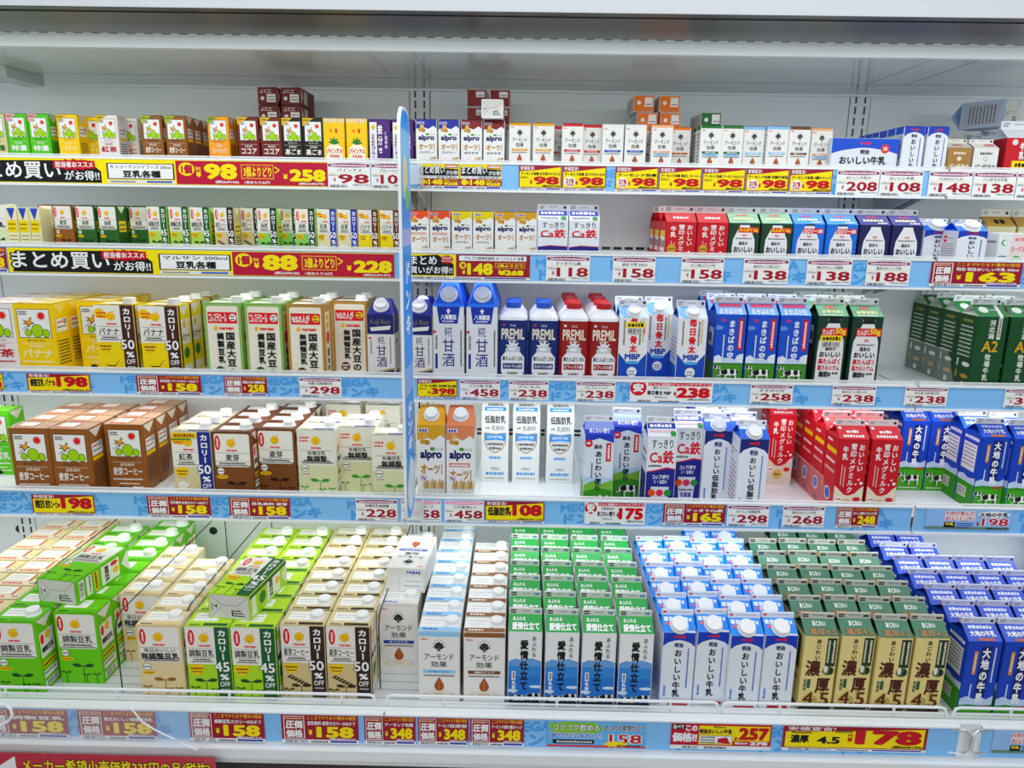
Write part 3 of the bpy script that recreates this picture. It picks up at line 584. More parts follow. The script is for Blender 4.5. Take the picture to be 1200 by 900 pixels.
# ---------------------------------------------------------------- printed fronts
def F_trees(bg, tc, nm, big=False, extra=None, corner=None):
    a = [('r', .08, .07, .92, .475, BK), ('r', .095, .077, .905, .468, 'f3f3f0'), ('s', .70, .165, .07, .125, 14, BK), ('c', .70, .165, .085, 'd8231f'),
         ('p', [(.20, .22), (.36, .24), (.40, .19), (.45, .19), (.43, .245), (.52, .27), (.40, .29), (.36, .33), (.31, .285), (.20, .28), (.28, .255)], BK), ('p', [(.23, .23), (.36, .25), (.41, .20), (.43, .20), (.42, .25), (.47, .265), (.39, .28), (.36, .31), (.33, .275), (.25, .27), (.32, .255)], 'f2a81d')]
    for k in range(3): a.append(('p', [(.16+k*.06, .37-k*.005), (.17+k*.06, .372-k*.005), (.30+k*.04, .30), (.29+k*.04, .298)], BK))
    for x, y, r in ((.32, .405, .075), (.78, .41, .085), (.56, .375, .14)): a += [('e', x, y, r+.014, r*.62+.008, BK), ('e', x, y, r, r*.62, 'a6d11f'), ('r', x-.02, y+r*.5, x+.02, min(.462, y+r*.72+.02), 'a6d11f')]
    a += [('d', .13, .10, .34, .12, BK), ('d', .13, .13, .34, .15, BK), ('t', 'キッコーマン', .28, .492, .74, .53, BK if bg != '1a1a1a' else tc, .02), ('r', .10, .553, .90, .557, tc), ('t', '豆乳飲料', .32, .57, .70, .615, tc, .01),
          ('t', nm, .12, .635, .90, .755, tc, .03), ('d', .10, .80, .90, .825, tc)]
    if corner: a.append(('p', [(0, .0), (.55, 0), (0, .17)], corner)); a.append(('d', .05, .03, .3, .06, BK))
    if extra: a += extra
    else: a += [('d', .25, .87, .8, .89, tc), ('e', .3, .95, .10, .03, BK), ('e', .55, .96, .09, .03, BK), ('d', .6, .92, .9, .94, tc)]
    return a
def smile(cx, cy, r, f=1):
    return [('c', cx, cy, r*1.07, 'b98a10'), ('c', cx, cy, r, 'f6c61c'), ('p', [(cx-r*.1, cy-r*.7*f), (cx+r*.45, cy-r*.8*f), (cx+r*.95, cy-r*1.7*f), (cx+r*.3, cy-r*1.25*f)], 'f6c61c'), ('c', cx-r*.3, cy-r*.1*f, r*.1, BK), ('c', cx+r*.3, cy-r*.1*f, r*.1, BK),
            ('p', [(cx-r*.5, cy+r*.25*f), (cx-r*.25, cy+r*.5*f), (cx+r*.25, cy+r*.5*f), (cx+r*.5, cy+r*.25*f), (cx+r*.25, cy+r*.6*f), (cx-r*.25, cy+r*.6*f)], BK)]
def leafs(x, y, s, col):
    return [('r', x-.008, y, x+.008, 1, col), ('p', [(x, y), (x-s*.5, y-s*.16), (x-s, y-s*.12), (x-s*.85, y+s*.03), (x-s*.4, y+s*.06)], col), ('p', [(x, y), (x+s*.5, y-s*.16), (x+s, y-s*.12), (x+s*.85, y+s*.03), (x+s*.4, y+s*.06)], col)]
def F_soy(nm, low, up='f1efe8', stripe=None, pct=None, plant='1d4a26', sub=True, oval=True, two=None, body=None, splat='f0c81c', f=.55, tea=None):
    R = .66 if stripe else .97; a = []
    if body: a += [('r', 0, 0, 1, 1, body), ('p', [(.05, .04), (.09, .02), (R-.06, .02), (R-.02, .04), (R-.02, .50), (R-.07, .535), (.10, .535), (.05, .50)], up)]
    else: a += [('r', 0, 0, 1, 1, up), ('r', 0, .55, 1, 1, low)]
    if oval: a += [('e', .13, .16, .075, .115, 'c9202b'), ('d', .105, .09, .155, .23, 'f5e9e4')]
    else: a += [('c', .13, .12, .13, splat), ('c', .24, .15, .10, splat), ('d', .06, .10, .3, .13, 'c22'), ('d', .06, .15, .3, .18, 'c22')]
    fx = .42 if stripe else .48
    c0, hw = (.03+R)/2-.005, min((R-.09)/2, len(nm)*.088); n0, n1 = c0-hw, c0+hw
    a += smile(fx, .165, .105, f)+[('t', 'marusan', fx-.13, .262, fx+.14, .292, 'd3202a', .04), ('r', .06, .315, R-.03, .319, BK)]
    if two: a += [('t', two, c0-.06*len(two), .325, c0+.06*len(two), .388, BK, .012), ('t', nm, n0, .395, n1, .49, BK, .03)]
    else: a += [('t', nm, n0, .335, n1, .44, BK, .022)]
    a += [('r', .06, .447 if not two else .495, R-.03, .451 if not two else .499, BK)]
    if sub: a += [('d', .15, .465, R-.12, .49, BK), ('d', .10, .50, R-.06, .52, '555')]
    a += [('c', .13, .62, .10, splat), ('c', .27, .61, .11, splat), ('c', .2, .655, .11, splat), ('d', .07, .60, .35, .625, BK), ('d', .10, .65, .32, .67, BK)] if stripe else [('e', .2, .69, .15, .03, splat), ('d', .1, .68, .3, .70, '7a3a10'), ('c', .17, .60, .10, BK), ('c', .17, .60, .09, 'efefe8'), ('d', .09, .59, .25, .61, BK)]
    if tea == 'banana': a += [('p', [(.15, .86), (.2, .92), (.42, .93), (.56, .80), (.58, .72), (.60, .73), (.60, .82), (.45, .97), (.2, .97), (.13, .90)], 'f7dc2a'), ('p', [(.15, .86), (.2, .90), (.42, .90), (.55, .80), (.54, .82), (.42, .915), (.2, .915)], BK), ('t', 'Banana', .12, .93, .60, .985, BK)]
    elif tea == 'tea': a += [('e', .2, .84, .14, .07, 'e7e4d6'), ('e', .2, .84, .12, .055, 'f4f2ea'), ('p', [(.32, .82), (.42, .77), (.40, .80), (.33, .87)], 'f4f2ea'), ('e', .48, .92, .15, .05, 'f4f2ea'), ('e', .48, .91, .10, .03, 'b99a58'), ('t', 'Tea', .10, .93, .28, .98, NV)]
    elif tea == 'barley':
        for k in range(6): a += [('e', .14+k*.07, .765+k*.022, .045, .012, plant), ('e', .18+k*.07, .745+k*.022, .045, .011, plant)]
        a += leafs(.42, .90, .24, plant)+leafs(.13, .95, .13, plant)
    else: a += leafs(.40 if stripe else .56, .80, .26, plant)+leafs(.14, .90, .12, plant)+(leafs(.62, .93, .10, plant) if not stripe else leafs(.60, .93, .10, plant)) + (leafs(.86, .92, .1, plant) if not stripe else [])
    if stripe:
        a += [('r', .67, 0, 1, 1, stripe), ('v', 'カロリー', .725, .03, .945, .49, 'f5f5f5', .045), ('o', pct, .60, .50, .985, .665, 'f7f7f7', stripe), ('t', '%', .73, .69, .94, .78, 'f7f7f7', .04), ('t', 'OFF', .72, .805, .95, .88, 'f7f7f7', .015), ('d', .74, .91, .94, .93, 'ddd')]
    return a
def S_soy(nm, bg, stripe=None):
    return [('p', [(.02, .01), (.98, .01), (.5, .15)], 'e9e6dc'), ('r', .10, .20, .90, .54, 'f1efe8'), ('e', .24, .29, .10, .07, 'c9202b')]+smile(.55, .27, .14, .5)+[('t', nm, .16, .40, .84, .48, BK, .04), ('r', .10, .60, .9, .68, 'edc91e'), ('d', .14, .62, .84, .66, BK), ('r', .10, .72, .9, .82, 'f1efe8'), ('d', .14, .74, .84, .77, '555'), ('r', .1, .86, .9, .95, 'f1efe8'), ('b', .2, .87, .8, .94, BK)]
def T_soy(base, strip, lab='f4f4f0', accent=None):
    return [('r', .10, .10, .66, .66, lab), ('d', .14, .25, .6, .30, '999'), ('d', .14, .42, .5, .46, 'aaa'), ('d', .08, .84, .36, .94, BK if base != '1' else WH), ('r', .40, .80, .96, .97, accent or strip)]
def F_domestic(nm, bg, edge, red):
    return [('r', 0, 0, 1, 1, edge), ('p', [(.07, .05), (.12, .03), (.90, .03), (.94, .05), (.94, 1), (.07, 1)], 'efeadb'), ('r', .10, .11, .91, .26, 'c9202b'), ('t', red, .13, .13, .62, .245, WH, .03), ('c', .79, .18, .10, 'f2f2ee' if '9' not in red else 'f2c81c'), ('d', .72, .15, .86, .175, BK), ('d', .74, .19, .84, .215, BK)]+smile(.30, .325, .055, .5)+[('t', 'marusan', .40, .31, .80, .345, 'd3202a', .05),
            ('v', '国産大豆の', .55, .37, .83, .97, BK, .04), ('v', nm, .31, .38, .52, .80, BK, .045), ('c', .35, .90, .13, '1f5a34' if bg == 'g' else '5a3324'), ('d', .25, .87, .45, .895, WH), ('d', .28, .91, .42, .935, WH)]
def nut(x, y, r): return [('p', [(x+r*a*.95, y+r*b*.56) for a, b in ((0, -1.25), (.25, -.85), (.62, -.25), (.75, .2), (.62, .62), (.3, .88), (0, .95), (-.3, .88), (-.62, .62), (-.75, .2), (-.62, -.25), (-.25, -.85))], '9a4f26'), ('p', [(x-r*.15, y-r*.45), (x-r*.05, y-r*.45), (x+.01, y+r*.5), (x-.01, y+r*.5)], 'c98a57'), ('p', [(x+r*.2, y-r*.35), (x+r*.28, y-r*.33), (x+r*.4, y+r*.35), (x+r*.36, y+r*.35)], 'c98a57')]
def F_almond(top, band, bt, band2=None, big=False, th=.06):
    s = 1
    a = [('r', 0, 0, 1, 1, 'f0efec'), ('r', 0, 0, 1, th, top), ('t', 'Glico', .05, th+.02, .22, th+.055, 'c9202b', .03)]
    for k in range(9):
        q = math.pi*(1.0+k/8); a.append(('c', .5+.15*math.cos(q), (.225+.21*math.sin(q)*.5), .013, '222'))
    for dx, dy in ((-.085, -.005), (.085, -.005), (0, -.055), (-.055, -.038), (.055, -.038), (-.05, .012), (.05, .012), (0, -.015)): a.append(('c', .5+dx, .225+dy, .04, '2b2b2b'))
    a += [('p', [(.485, .24), (.515, .24), (.525, .275), (.56, .285), (.44, .285), (.475, .275)], '2b2b2b'), ('t', 'アーモンド', .14, .325, .86, .415, '2d2a28', .01), ('t', '効果', .30, .435, .70, .525, '2d2a28', .01), ('r', .10, .565, .90, .615, band), ('t', bt, .25, .573, .75, .607, WH if band != '9fd0ee' else '4a90c8', .02)]
    y = .66
    if band2: a += [('r', .10, .62, .90, .67, band2), ('t', '砂糖不使用', .25, .63, .75, .66, '3f7fb8', .01)]; y = .70
    a += [('d', .12, y-.02, .88, y, '555'), ('e', .5, .93, .40, .05, 'e6dccb'), ('e', .5, .925, .28, .034, 'f1eadd'), ('e', .5, .92, .16, .02, 'ddd0ba')]+nut(.5, .79, .17)
    return a
def F_oat(top, nm, art, big=False, red=None):
    a = [('r', 0, 0, 1, 1, 'f1f0ee'), ('p', [(0, 0), (1, 0), (1, .18), (.85, .13), (.6, .20), (.4, .17), (0, .20)], top), ('c', .2, .22, .10, 'caa052'), ('c', .36, .23, .10, 'b98b3e'), ('c', .28, .15, .10, 'd8b468'), ('r', .05, .045, .40, .095, 'f0e8ee'), ('d', .08, .05, .38, .09, '4a3f8a'), ('e', .55, .315, .09, .025, '4d9a3a'),
         ('t', 'alpro', .10, .325, .90, .475, '1f2358', .055), ('t', 'アルプロ', .65, .30, .92, .335, '333')]
    y = .50
    if red: a += [('r', .10, .50, .86, .55, 'c4552f'), ('d', .14, .51, .82, .54, WH)]; y = .57
    a += [('t', 'オーツ', .12, y+.02, .82, y+.15, 'b98a3a', .05), ('d', .86, y+.02, .91, y+.16, 'b98a3a')]
    if nm: a.append(('t', nm, .15, y+.18, .85, y+.235, '2a2a66' if top != 'e3cf1f' else '333', .03))
    if big:
        for k in range(9):
            x = .15+.09*k; a += [('p', [(x, 1), (x+.012, 1), (x+.13, .74), (x+.12, .74)], '6a8a3a'), ('p', [(x+.08, .86), (x+.05, .80), (x+.12, .70+.03*(k % 3)), (x+.17, .74), (x+.15, .84)], ['c9ac7c', 'b0905e', 'd8c096'][k % 3])]
        a += [('c', .22, .70, .13, 'f1f0ee'), ('c', .22, .70, .12, '9a3f78'), ('c', .22, .70, .105, 'f4f2f0'), ('t', '8g', .14, .68, .30, .73, '9a3f78', .04)]
    else:
        a += [('e', .35, .92, .28, .07, art), ('e', .38, .90, .2, .045, 'f6efe0')]
        for k in range(4): x = .62+.08*k; a += [('p', [(x, .98), (x+.03, .86-.02*k), (x+.09, .80), (x+.10, .90), (x+.05, .98)], ['c9ac7c', 'b0905e'][k % 2])]
    return a
def cow(x, y, s, f=1.0):
    q = lambda L: [(x+a*s, y+b*s*f) for a, b in L]
    return [('p', q([(-.5, -.30), (-.1, -.38), (.45, -.36), (.52, -.2), (.5, .05), (.4, .1), (-.35, .1), (-.5, -.05)]), 'f3f3f1'), ('p', q([(-.5, -.28), (-.62, -.2), (-.80, .12), (-.72, .2), (-.62, .12), (-.45, .0)]), 'f3f3f1'),
            ('p', q([(-.45, -.3), (-.15, -.37), (-.1, -.05), (-.3, .08), (-.48, .0), (-.58, -.15)]), '151515'), ('p', q([(.05, -.37), (.3, -.36), (.35, -.1), (.2, .06), (.05, -.1)]), '151515'), ('p', q([(-.72, -.08), (-.62, -.12), (-.64, .08), (-.74, .16)]), '151515'), ('p', q([(.42, -.3), (.56, -.25), (.55, .1), (.5, .0)]), '151515')]+[('p', q([(a, .08), (a+.09, .08), (a+.08, .48), (a+.01, .48)]), 'e9e9e6' if k % 2 else '2a2a2a') for k, a in enumerate((-.42, -.28, .22, .38))]
def F_oishii(nm, low=False):
    a = [('r', 0, 0, 1, 1, 'e9edf4'), ('p', [(0, 0), (1, 0), (1, .20), (.85, .145), (.65, .115), (.5, .105), (.35, .115), (.15, .145), (0, .20)], '1d3fa6' if not low else '23306e'), ('t', 'meiji', .32, .035, .68, .085, 'c8202f', .06), ('t', '明治', .36, .145, .64, .215, '15255e', .05)]
    a += [('v', nm, .36, .235, .62 if len(nm) > 5 else .64, .95, '10131c', .035), ('d', .78, .22, .83, .80, '3f66b8'), ('d', .09, .78, .16, .93, '4f78c4')]
    return a
S_mei = [('r', .06, .10, .94, .95, 'eef0f4'), ('c', .3, .22, .12, 'd2342f'), ('r', .22, .2, .4, .235, 'eef0f4'), ('d', .5, .18, .85, .2, '4a6cb4')]+[('d', .12, .34+k*.06, .88, .36+k*.06, ['5b6fa0', 'c2453e', '777'][k % 3]) for k in range(9)]
def F_bottlelabel(bg, cap, badge):      # white milk-bottle outline on a coloured ground
    return [('r', 0, 0, 1, 1, bg), ('p', [(.36, .02), (.66, .02), (.68, .10), (.76, .22), (.86, .38), (.88, .55), (.86, 1), (.14, 1), (.12, .55), (.14, .38), (.24, .22), (.33, .10)], 'eeedf0'), ('p', [(.34, .0), (.68, .0), (.66, .045), (.36, .045)], '20304a')] + \
           ([('r', .30, .10, .98, .22, 'c22a26'), ('t', badge, .33, .11, .95, .21, 'f7e04a' if badge[-1] != '0' else WH, .04)] if badge else []) + [('p', [(.40, .30), (.47, .25), (.5, .29), (.55, .25), (.60, .30), (.56, .30), (.54, .28), (.5, .32), (.46, .28)], 'c9252c'), ('d', .22, .34, .78, .37, '444'),
            ('t', '森永の', .34, .42, .64, .51, '20242e', .04), ('t', 'おいしい', .18, .54, .82, .68, '20242e', .05), ('t', cap, .20, .73, .82, .86, 'c02a30' if cap != '牛乳' else '20242e', .05), ('d', .2, .9, .8, .94, '333')]
def F_protein():
    return [('r', 0, 0, 1, 1, '1d3a2c'), ('p', [(.32, .02), (.74, .02), (.72, .10), (.80, .2), (.92, .34), (.94, .5), (.94, .97), (.06, .97), (.06, .5), (.08, .34), (.22, .2), (.33, .10)], 'ecebee'), ('p', [(.28, .0), (.78, .0), (.72, .05), (.74, .10), (.32, .10), (.34, .05)], '16261f'), ('r', .15, .16, 1, .27, 'c3302c'), ('t', 'たんぱく', .18, .175, .58, .255, WH, .03), ('t', '50g', .60, .165, .97, .262, 'f3d34a', .05),
            ('p', [(.40, .34), (.47, .30), (.5, .33), (.55, .30), (.60, .34), (.56, .34), (.54, .32), (.5, .36), (.46, .32)], 'c9252c'), ('d', .2, .375, .8, .395, '444'), ('t', '森永の', .32, .41, .68, .475, '20242e', .04), ('t', 'おいしい', .14, .485, .86, .565, '20242e', .05), ('t', '高たんぱく', .12, .58, .88, .66, 'c02a30', .04), ('t', '高カルシウム', .12, .67, .88, .75, 'c02a30', .04), ('t', '脂肪0', .18, .76, .60, .84, '20242e', .05), ('d', .64, .77, .84, .80, BK)]
def F_red(big=True):
    b = 1 if big else 1.32
    y = lambda v: min(1, v*b)
    return [('r', 0, 0, 1, 1, 'b5202c'), ('p', [(0, y(.60)), (.18, y(.66)), (.35, y(.72)), (.52, y(.73)), (.72, y(.70)), (.86, y(.64)), (1, y(.60)), (1, 1), (0, 1)], 'e4dccb'), ('c', .80, y(.52), .035, 'f4f1ea'), ('c', .72, y(.58), .03, 'f4f1ea'), ('c', .90, y(.565), .055, 'f4f1ea'),
            ('v', 'おいしい', .68, .06, .90, y(.42), 'f6f3f1', .025), ('v', '雪印メグミルク', .40, .05, .63, y(.70), 'f6f3f1', .025), ('v', '牛乳', .13, .09, .35, y(.27), 'f6f3f1', .03), ('d', .16, y(.33), .20, y(.60), 'eec9c4'), ('d', .26, y(.36), .30, y(.62), 'eec9c4')] + \
           ([('e', .17, .775, .13, .035, 'f1ede6'), ('d', .08, .765, .26, .785, 'a22'), ('e', .80, .775, .13, .03, 'c0322f'), ('c', .46, .845, .18, 'b8923a'), ('c', .46, .845, .165, 'd9bd6a'), ('d', .34, .83, .58, .86, '6a4a18')] if big else [('c', .20, .62, .15, 'c9a24a'), ('d', .1, .60, .3, .64, '6a4a18')])
def F_daichi():
    return [('r', 0, 0, 1, 1, '1c43a8'), ('r', .42, .05, .74, .66, '16225e'), ('p', [(0, .60), (.2, .57), (.42, .60), (.6, .57), (.8, .60), (1, .56), (1, .70), (0, .70)], 'c6d6ee'), ('r', 0, .665, 1, 1, '4ea02c'), ('p', [(0, .67), (.3, .655), (.7, .67), (1, .655), (1, .70), (0, .70)], '3d8a2a'), ('v', '大地の牛乳', .45, .06, .72, .645, 'f4f6fb', .045), ('r', .22, .10, .33, .34, 'c9924a'), ('d', .25, .13, .30, .31, 'f4e6d0'), ('d', .82, .06, .87, .42, 'e9eefb'), ('d', .24, .44, .29, .60, 'e9eefb'),
            ('r', .62, .665, .95, .695, 'a5482a')]+cow(.60, .84, .5, .36)+cow(.16, .78, .26, .36)+[('d', .1, .95, .85, .97, 'e9f4e0')]
S_dai = [('r', 0, 0, 1, 1, '1c43a8'), ('d', .08, .04, .9, .09, WH), ('r', .08, .14, .86, .50, 'e6e8ec')]+[('d', .12, .17+k*.05, .8, .19+k*.05, '667') for k in range(6)]+[('p', [(0, .60), (.3, .57), (.6, .60), (1, .57), (1, .70), (0, .70)], 'c6d6ee'), ('r', 0, .665, 1, 1, '3f9028'), ('r', .1, .74, .6, .88, 'eef0ee'), ('b', .13, .75, .57, .87, BK)]
def F_makiba():
    return [('r', 0, 0, 1, 1, '2350b4'), ('p', [(0, .58), (.15, .55), (.3, .60), (.5, .59), (.7, .62), (.85, .55), (1, .53), (1, .72), (0, .72)], 'c9daf0'), ('e', .1, .62, .18, .05, 'e6eef8'), ('e', .95, .6, .2, .06, 'e6eef8'), ('e', .05, .18, .2, .03, '6f92d4'), ('r', 0, .665, 1, 1, '4d8a32'), ('r', 0, .665, 1, .69, '3b7a2c'), ('v', 'まきばの空', .42, .07, .66, .62, 'f6f8fc', .03), ('p', [(.76, .07), (.78, .05), (.90, .05), (.92, .07), (.92, .48), (.76, .48)], 'b9202e'), ('d', .80, .09, .88, .45, 'f6e9e9'), ('d', .26, .28, .31, .60, 'eaf0fb'), ('p', [(.14, .09), (.2, .055), (.24, .085), (.28, .055), (.35, .09), (.29, .09), (.27, .075), (.24, .11), (.21, .075)], 'd8313a')]+cow(.56, .82, .52, .36)+cow(.14, .735, .22, .36)
def F_a2():
    return [('r', 0, 0, 1, 1, '1f4a2c'), ('v', '河北潟', .40, .04, .62, .30, 'f2f3ec', .02), ('t', 'A2', .25, .32, .80, .47, 'd8a93a', .02), ('v', '牧場牛乳', .40, .49, .62, .86, 'f2f3ec', .02), ('r', .70, .0, .82, .30, 'e6e6e2'), ('d', .73, .03, .79, .27, '333'), ('d', .1, .92, .35, .96, WH), ('d', .5, .92, .9, .96, 'cfd8c8')]
S_a2 = [('r', 0, 0, 1, 1, '1d4529'), ('t', '河北潟牧場', .2, .06, .75, .10, 'b9ad5a', .02)]+[('d', .15, .15+k*.055, .85, .17+k*.055, 'dfe6da') for k in range(8)]+[('e', .72, .66, .22, .03, 'e9e9e4'), ('r', .2, .60, .28, .70, 'e9e9e4'), ('e', .72, .82, .22, .03, 'b5923e'), ('r', .2, .76, .28, .86, 'b5923e'), ('r', .6, .9, .8, .97, 'dfe6da')]
def F_love():
    return [('r', 0, 0, 1, 1, 'f0f1f2'), ('p', [(0, .40), (.2, .36), (.45, .38), (.7, .35), (1, .39), (1, 1), (0, 1)], '6f9fd2'), ('r', 0, .46, 1, 1, '3f86c8'), ('r', 0, .60, 1, 1, '2f74bc'), ('e', .1, .80, .2, .02, 'dbe8f4'), ('e', .85, .74, .2, .02, 'dbe8f4'), ('v', 'あふれる', .70, .05, .85, .34, '15161a', .02), ('v', '愛情仕立て', .34, .10, .62, .80, '15161a', .045), ('r', .10, .53, .22, .65, 'e6ecf2'), ('d', .13, .55, .19, .63, '333'), ('v', '乳飲料', .10, .66, .24, .84, WH, .03)] + cow(.8, .88, .4, .36)+cow(.25, .92, .5, .36)+[('r', 0, .93, 1, 1, '1c1f22')]
def F_rich():
    return [('r', 0, 0, 1, 1, 'e6d69a'), ('r', .68, .02, .98, .40, '1d3a2a'), ('d', .72, .05, .78, .36, 'e6e0c8'), ('d', .86, .05, .93, .36, 'e6e0c8'), ('v', 'あじわい', .34, .03, .52, .32, '17161a', .035), ('t', '濃', .10, .32, .56, .54, '4a2418', .03), ('t', '厚', .46, .56, .90, .77, '4a2418', .035), ('e', .80, .46, .18, .06, '55684a'), ('e', .72, .44, .06, .05, 'e9e6da'), ('e', .88, .46, .05, .05, '222'), ('e', .35, .86, .22, .06, 'a8a45a'), ('r', .2, .58, .3, .70, '2f5a44'), ('v', '乳飲料', .09, .58, .19, .74, '2f5a44', .03), ('r', 0, .95, 1, 1, '2a241e'), ('o', '4.5', .08, .74, .94, .95, '5a2c1c', 'd9c27c')]
def F_taste():
    return [('r', 0, 0, 1, 1, 'dfe6f0'), ('p', [(0, 0), (1, 0), (1, .10), (.5, .04), (0, .10)], '2a3fae'), ('r', 0, .55, 1, 1, 'b9d2ea'), ('p', [(0, .66), (.3, .60), (.6, .64), (1, .58), (1, 1), (0, 1)], '7fb04a'), ('p', [(0, .74), (.5, .69), (1, .72), (1, 1), (0, 1)], '3f8a2c'), ('c', .13, .11, .14, 'c9252c'), ('d', .06, .09, .2, .12, WH), ('r', .74, .10, .92, .34, 'c0392f'), ('d', .79, .13, .87, .31, WH), ('t', '森永', .32, .12, .62, .18, '15161a', .04), ('v', 'あじわい便り', .36, .20, .62, .74, '15161a', .035), ('d', .24, .36, .29, .56, '445')]+cow(.62, .86, .55, .36)
def F_iron(half=False):
    a = [('r', 0, 0, 1, 1, 'e9ecf0'), ('t', 'すっきり', .14, .04, .88, .16, '2a2d3a', .02), ('t', 'Ca鉄', .08, .18, .94, .36, 'c02233', .03), ('d', .06, .37, .5, .40, '445'), ('p', [(0, .46), (.3, .44), (.7, .40), (1, .42), (1, 1), (0, 1)], 'c02233'), ('p', [(0, .47), (.3, .455), (.7, .42), (1, .435), (1, 1), (0, 1)], '22287a')]
    if half: return a[:1]+[(o[0], o[1], o[2], o[3]*1.15, o[4], min(1, o[5]*1.15), *o[6:]) if o[0] in 'td' and len(o) > 6 else o for o in a[1:4]]+[('p', [(0, .62), (.4, .58), (1, .60), (1, 1), (0, 1)], 'c02233'), ('p', [(0, .63), (.4, .595), (1, .615), (1, 1), (0, 1)], '22287a'), ('t', 'コップ1杯で1・2の1', .1, .70, .9, .77, WH, .03), ('c', .3, .90, .13, 'e0602f'), ('c', .55, .90, .13, 'd8307a'), ('c', .8, .90, .13, '3f9a4a')]
    return a+[('t', 'コップ1杯で', .22, .50, .80, .56, WH, .03), ('t', '1・2の1', .30, .57, .72, .62, WH, .03), ('p', [(.18, .66), (.82, .66), (.76, 1), (.24, 1)], 'd9dce4'), ('c', .22, .74, .13, 'd8572c'), ('c', .5, .74, .13, 'c92f56'), ('c', .78, .74, .13, '2f8a44'), ('d', .25, .82, .75, .85, '445'), ('t', '乳酸菌', .30, .87, .70, .94, '22287a', .03)]
def F_mbp():
    return [('r', 0, 0, 1, 1, 'eceef2'), ('p', [(0, .52), (.3, .66), (.7, .66), (1, .52), (1, 1), (0, 1)], '1d4aa6'), ('v', '毎日骨太', .36, .0, .66, .52, 'c9242c', .055), ('t', 'MBP', .22, .53, .78, .62, '1c3f96', .05), ('e', .5, .66, .26, .025, '59a7d8'), ('d', .13, .04, .2, .40, '8a6a2a'), ('d', .80, .02, .86, .36, 'd9b81f'), ('d', .70, .05, .76, .4, '555'), ('c', .5, .80, .18, 'dfe6ee'), ('c', .5, .80, .15, 'f3f4f6'), ('d', .4, .78, .6, .80, '445'), ('d', .4, .82, .6, .84, '445')]
def F_premil(bg):
    a = [('r', 0, 0, 1, 1, bg), ('d', .08, .05, .22, .09, 'f2f2f2' if bg[0] != '1' else 'c9252c'), ('t', 'プレミル', .38, .06, .62, .10, 'eee', .02), ('t', 'PREMiL', .03, .13, .97, .30, 'ece3d4', .03), ('d', .3, .31, .7, .335, 'd8cdbc')]
    a += [('s', .5, .43, .18, .33, 9, 'e9eaee'), ('e', .5, .47, .30, .07, 'c9ccd3'), ('e', .48, .45, .16, .03, 'eef0f2'), ('p', [(.03, .58), (.2, .5), (.8, .5), (.97, .58), (.97, .82), (.8, .92), (.2, .92), (.03, .82)], 'eeedf0'), ('t', '高たんぱく35%', .08, .565, .92, .64, '20242e', .03), ('r', .10, .68, .90, .77, bg), ('t', 'カルシウム2倍' if bg[0] == '1' else 'ビフィズス菌', .14, .70, .86, .75, WH, .03), ('d', .3, .82, .7, .86, '553'), ('d', .62, .95, .94, .98, WH)]
    return a
def F_koji():
    return [('r', 0, 0, 1, 1, 'e4e1e0'), ('r', 0, 0, 1, .30, '1f2560'), ('t', 'Koji Rich', .12, .08, .88, .17, '8a7a4a', .0), ('p', [(.1, .2), (.9, .17), (.85, .23), (.15, .255)], 'e9e6e0'), ('v', '糀', .38, .33, .66, .45, '20285e', .0), ('v', '甘酒', .32, .46, .74, .80, '1f2760', .01), ('d', .84, .34, .89, .74, '5a5f78'), ('c', .1, .36, .05, 'c0392f'), ('d', .1, .4, .16, .6, '777'), ('p', [(0, .90), (.4, .86), (1, .80), (1, 1), (0, 1)], 'b59a5a'), ('p', [(0, .92), (.4, .88), (1, .83), (1, 1), (0, 1)], '1f2560'), ('d', .25, .93, .8, .97, 'ddd')]
def F_amazake():
    return [('r', 0, 0, 1, 1, 'e7e6e8'), ('p', [(.12, 0), (.88, 0), (.80, .22), (.20, .22)], '1d3590'), ('t', '八海醸造', .25, .10, .76, .17, WH, .03), ('d', .3, .18, .7, .20, 'dde'), ('p', [(.42, .06), (.5, .02), (.58, .06), (.53, .06), (.53, .09), (.47, .09), (.47, .06)], 'eee'), ('v', '糀', .36, .26, .64, .40, '26337e', .0), ('v', '甘酒', .28, .41, .72, .80, '1f2d78', .01), ('d', .88, .3, .94, .8, '556'), ('c', .05, .33, .05, 'c0392f'), ('r', .06, .62, .14, .82, '26337e'), ('d', .06, .38, .14, .56, '777')]
def F_plain():
    return [('r', 0, 0, 1, 1, 'eceeed'), ('t', '低脂肪乳', .10, .04, .90, .15, '17181c', .03), ('t', '乳飲料', .36, .18, .86, .25, '33363c', .0), ('d', .14, .20, .3, .23, '777'), ('p', [(.08, .28), (.5, .30), (.92, .28), (.92, .42), (.80, .52), (.5, .585), (.20, .52), (.08, .42)], 'b58a3a'), ('p', [(.11, .29), (.5, .31), (.89, .29), (.89, .415), (.78, .51), (.5, .57), (.22, .51), (.11, .415)], 'dcdedc'), ('p', [(.11, .29), (.5, .31), (.89, .29), (.89, .40), (.5, .385), (.11, .40)], '3f97dc'), ('t', 'LOW FAT MILK', .2, .325, .8, .365, WH, .03), ('d', .2, .43, .8, .46, '223'), ('d', .28, .49, .72, .52, '223'), ('d', .28, .62, .72, .66, '4a9ad8'), ('t', '1000ml', .34, .78, .66, .82, '555'), ('d', .15, .85, .85, .89, '4a9ad8'), ('d', .12, .93, .88, .95, 'aaa')]
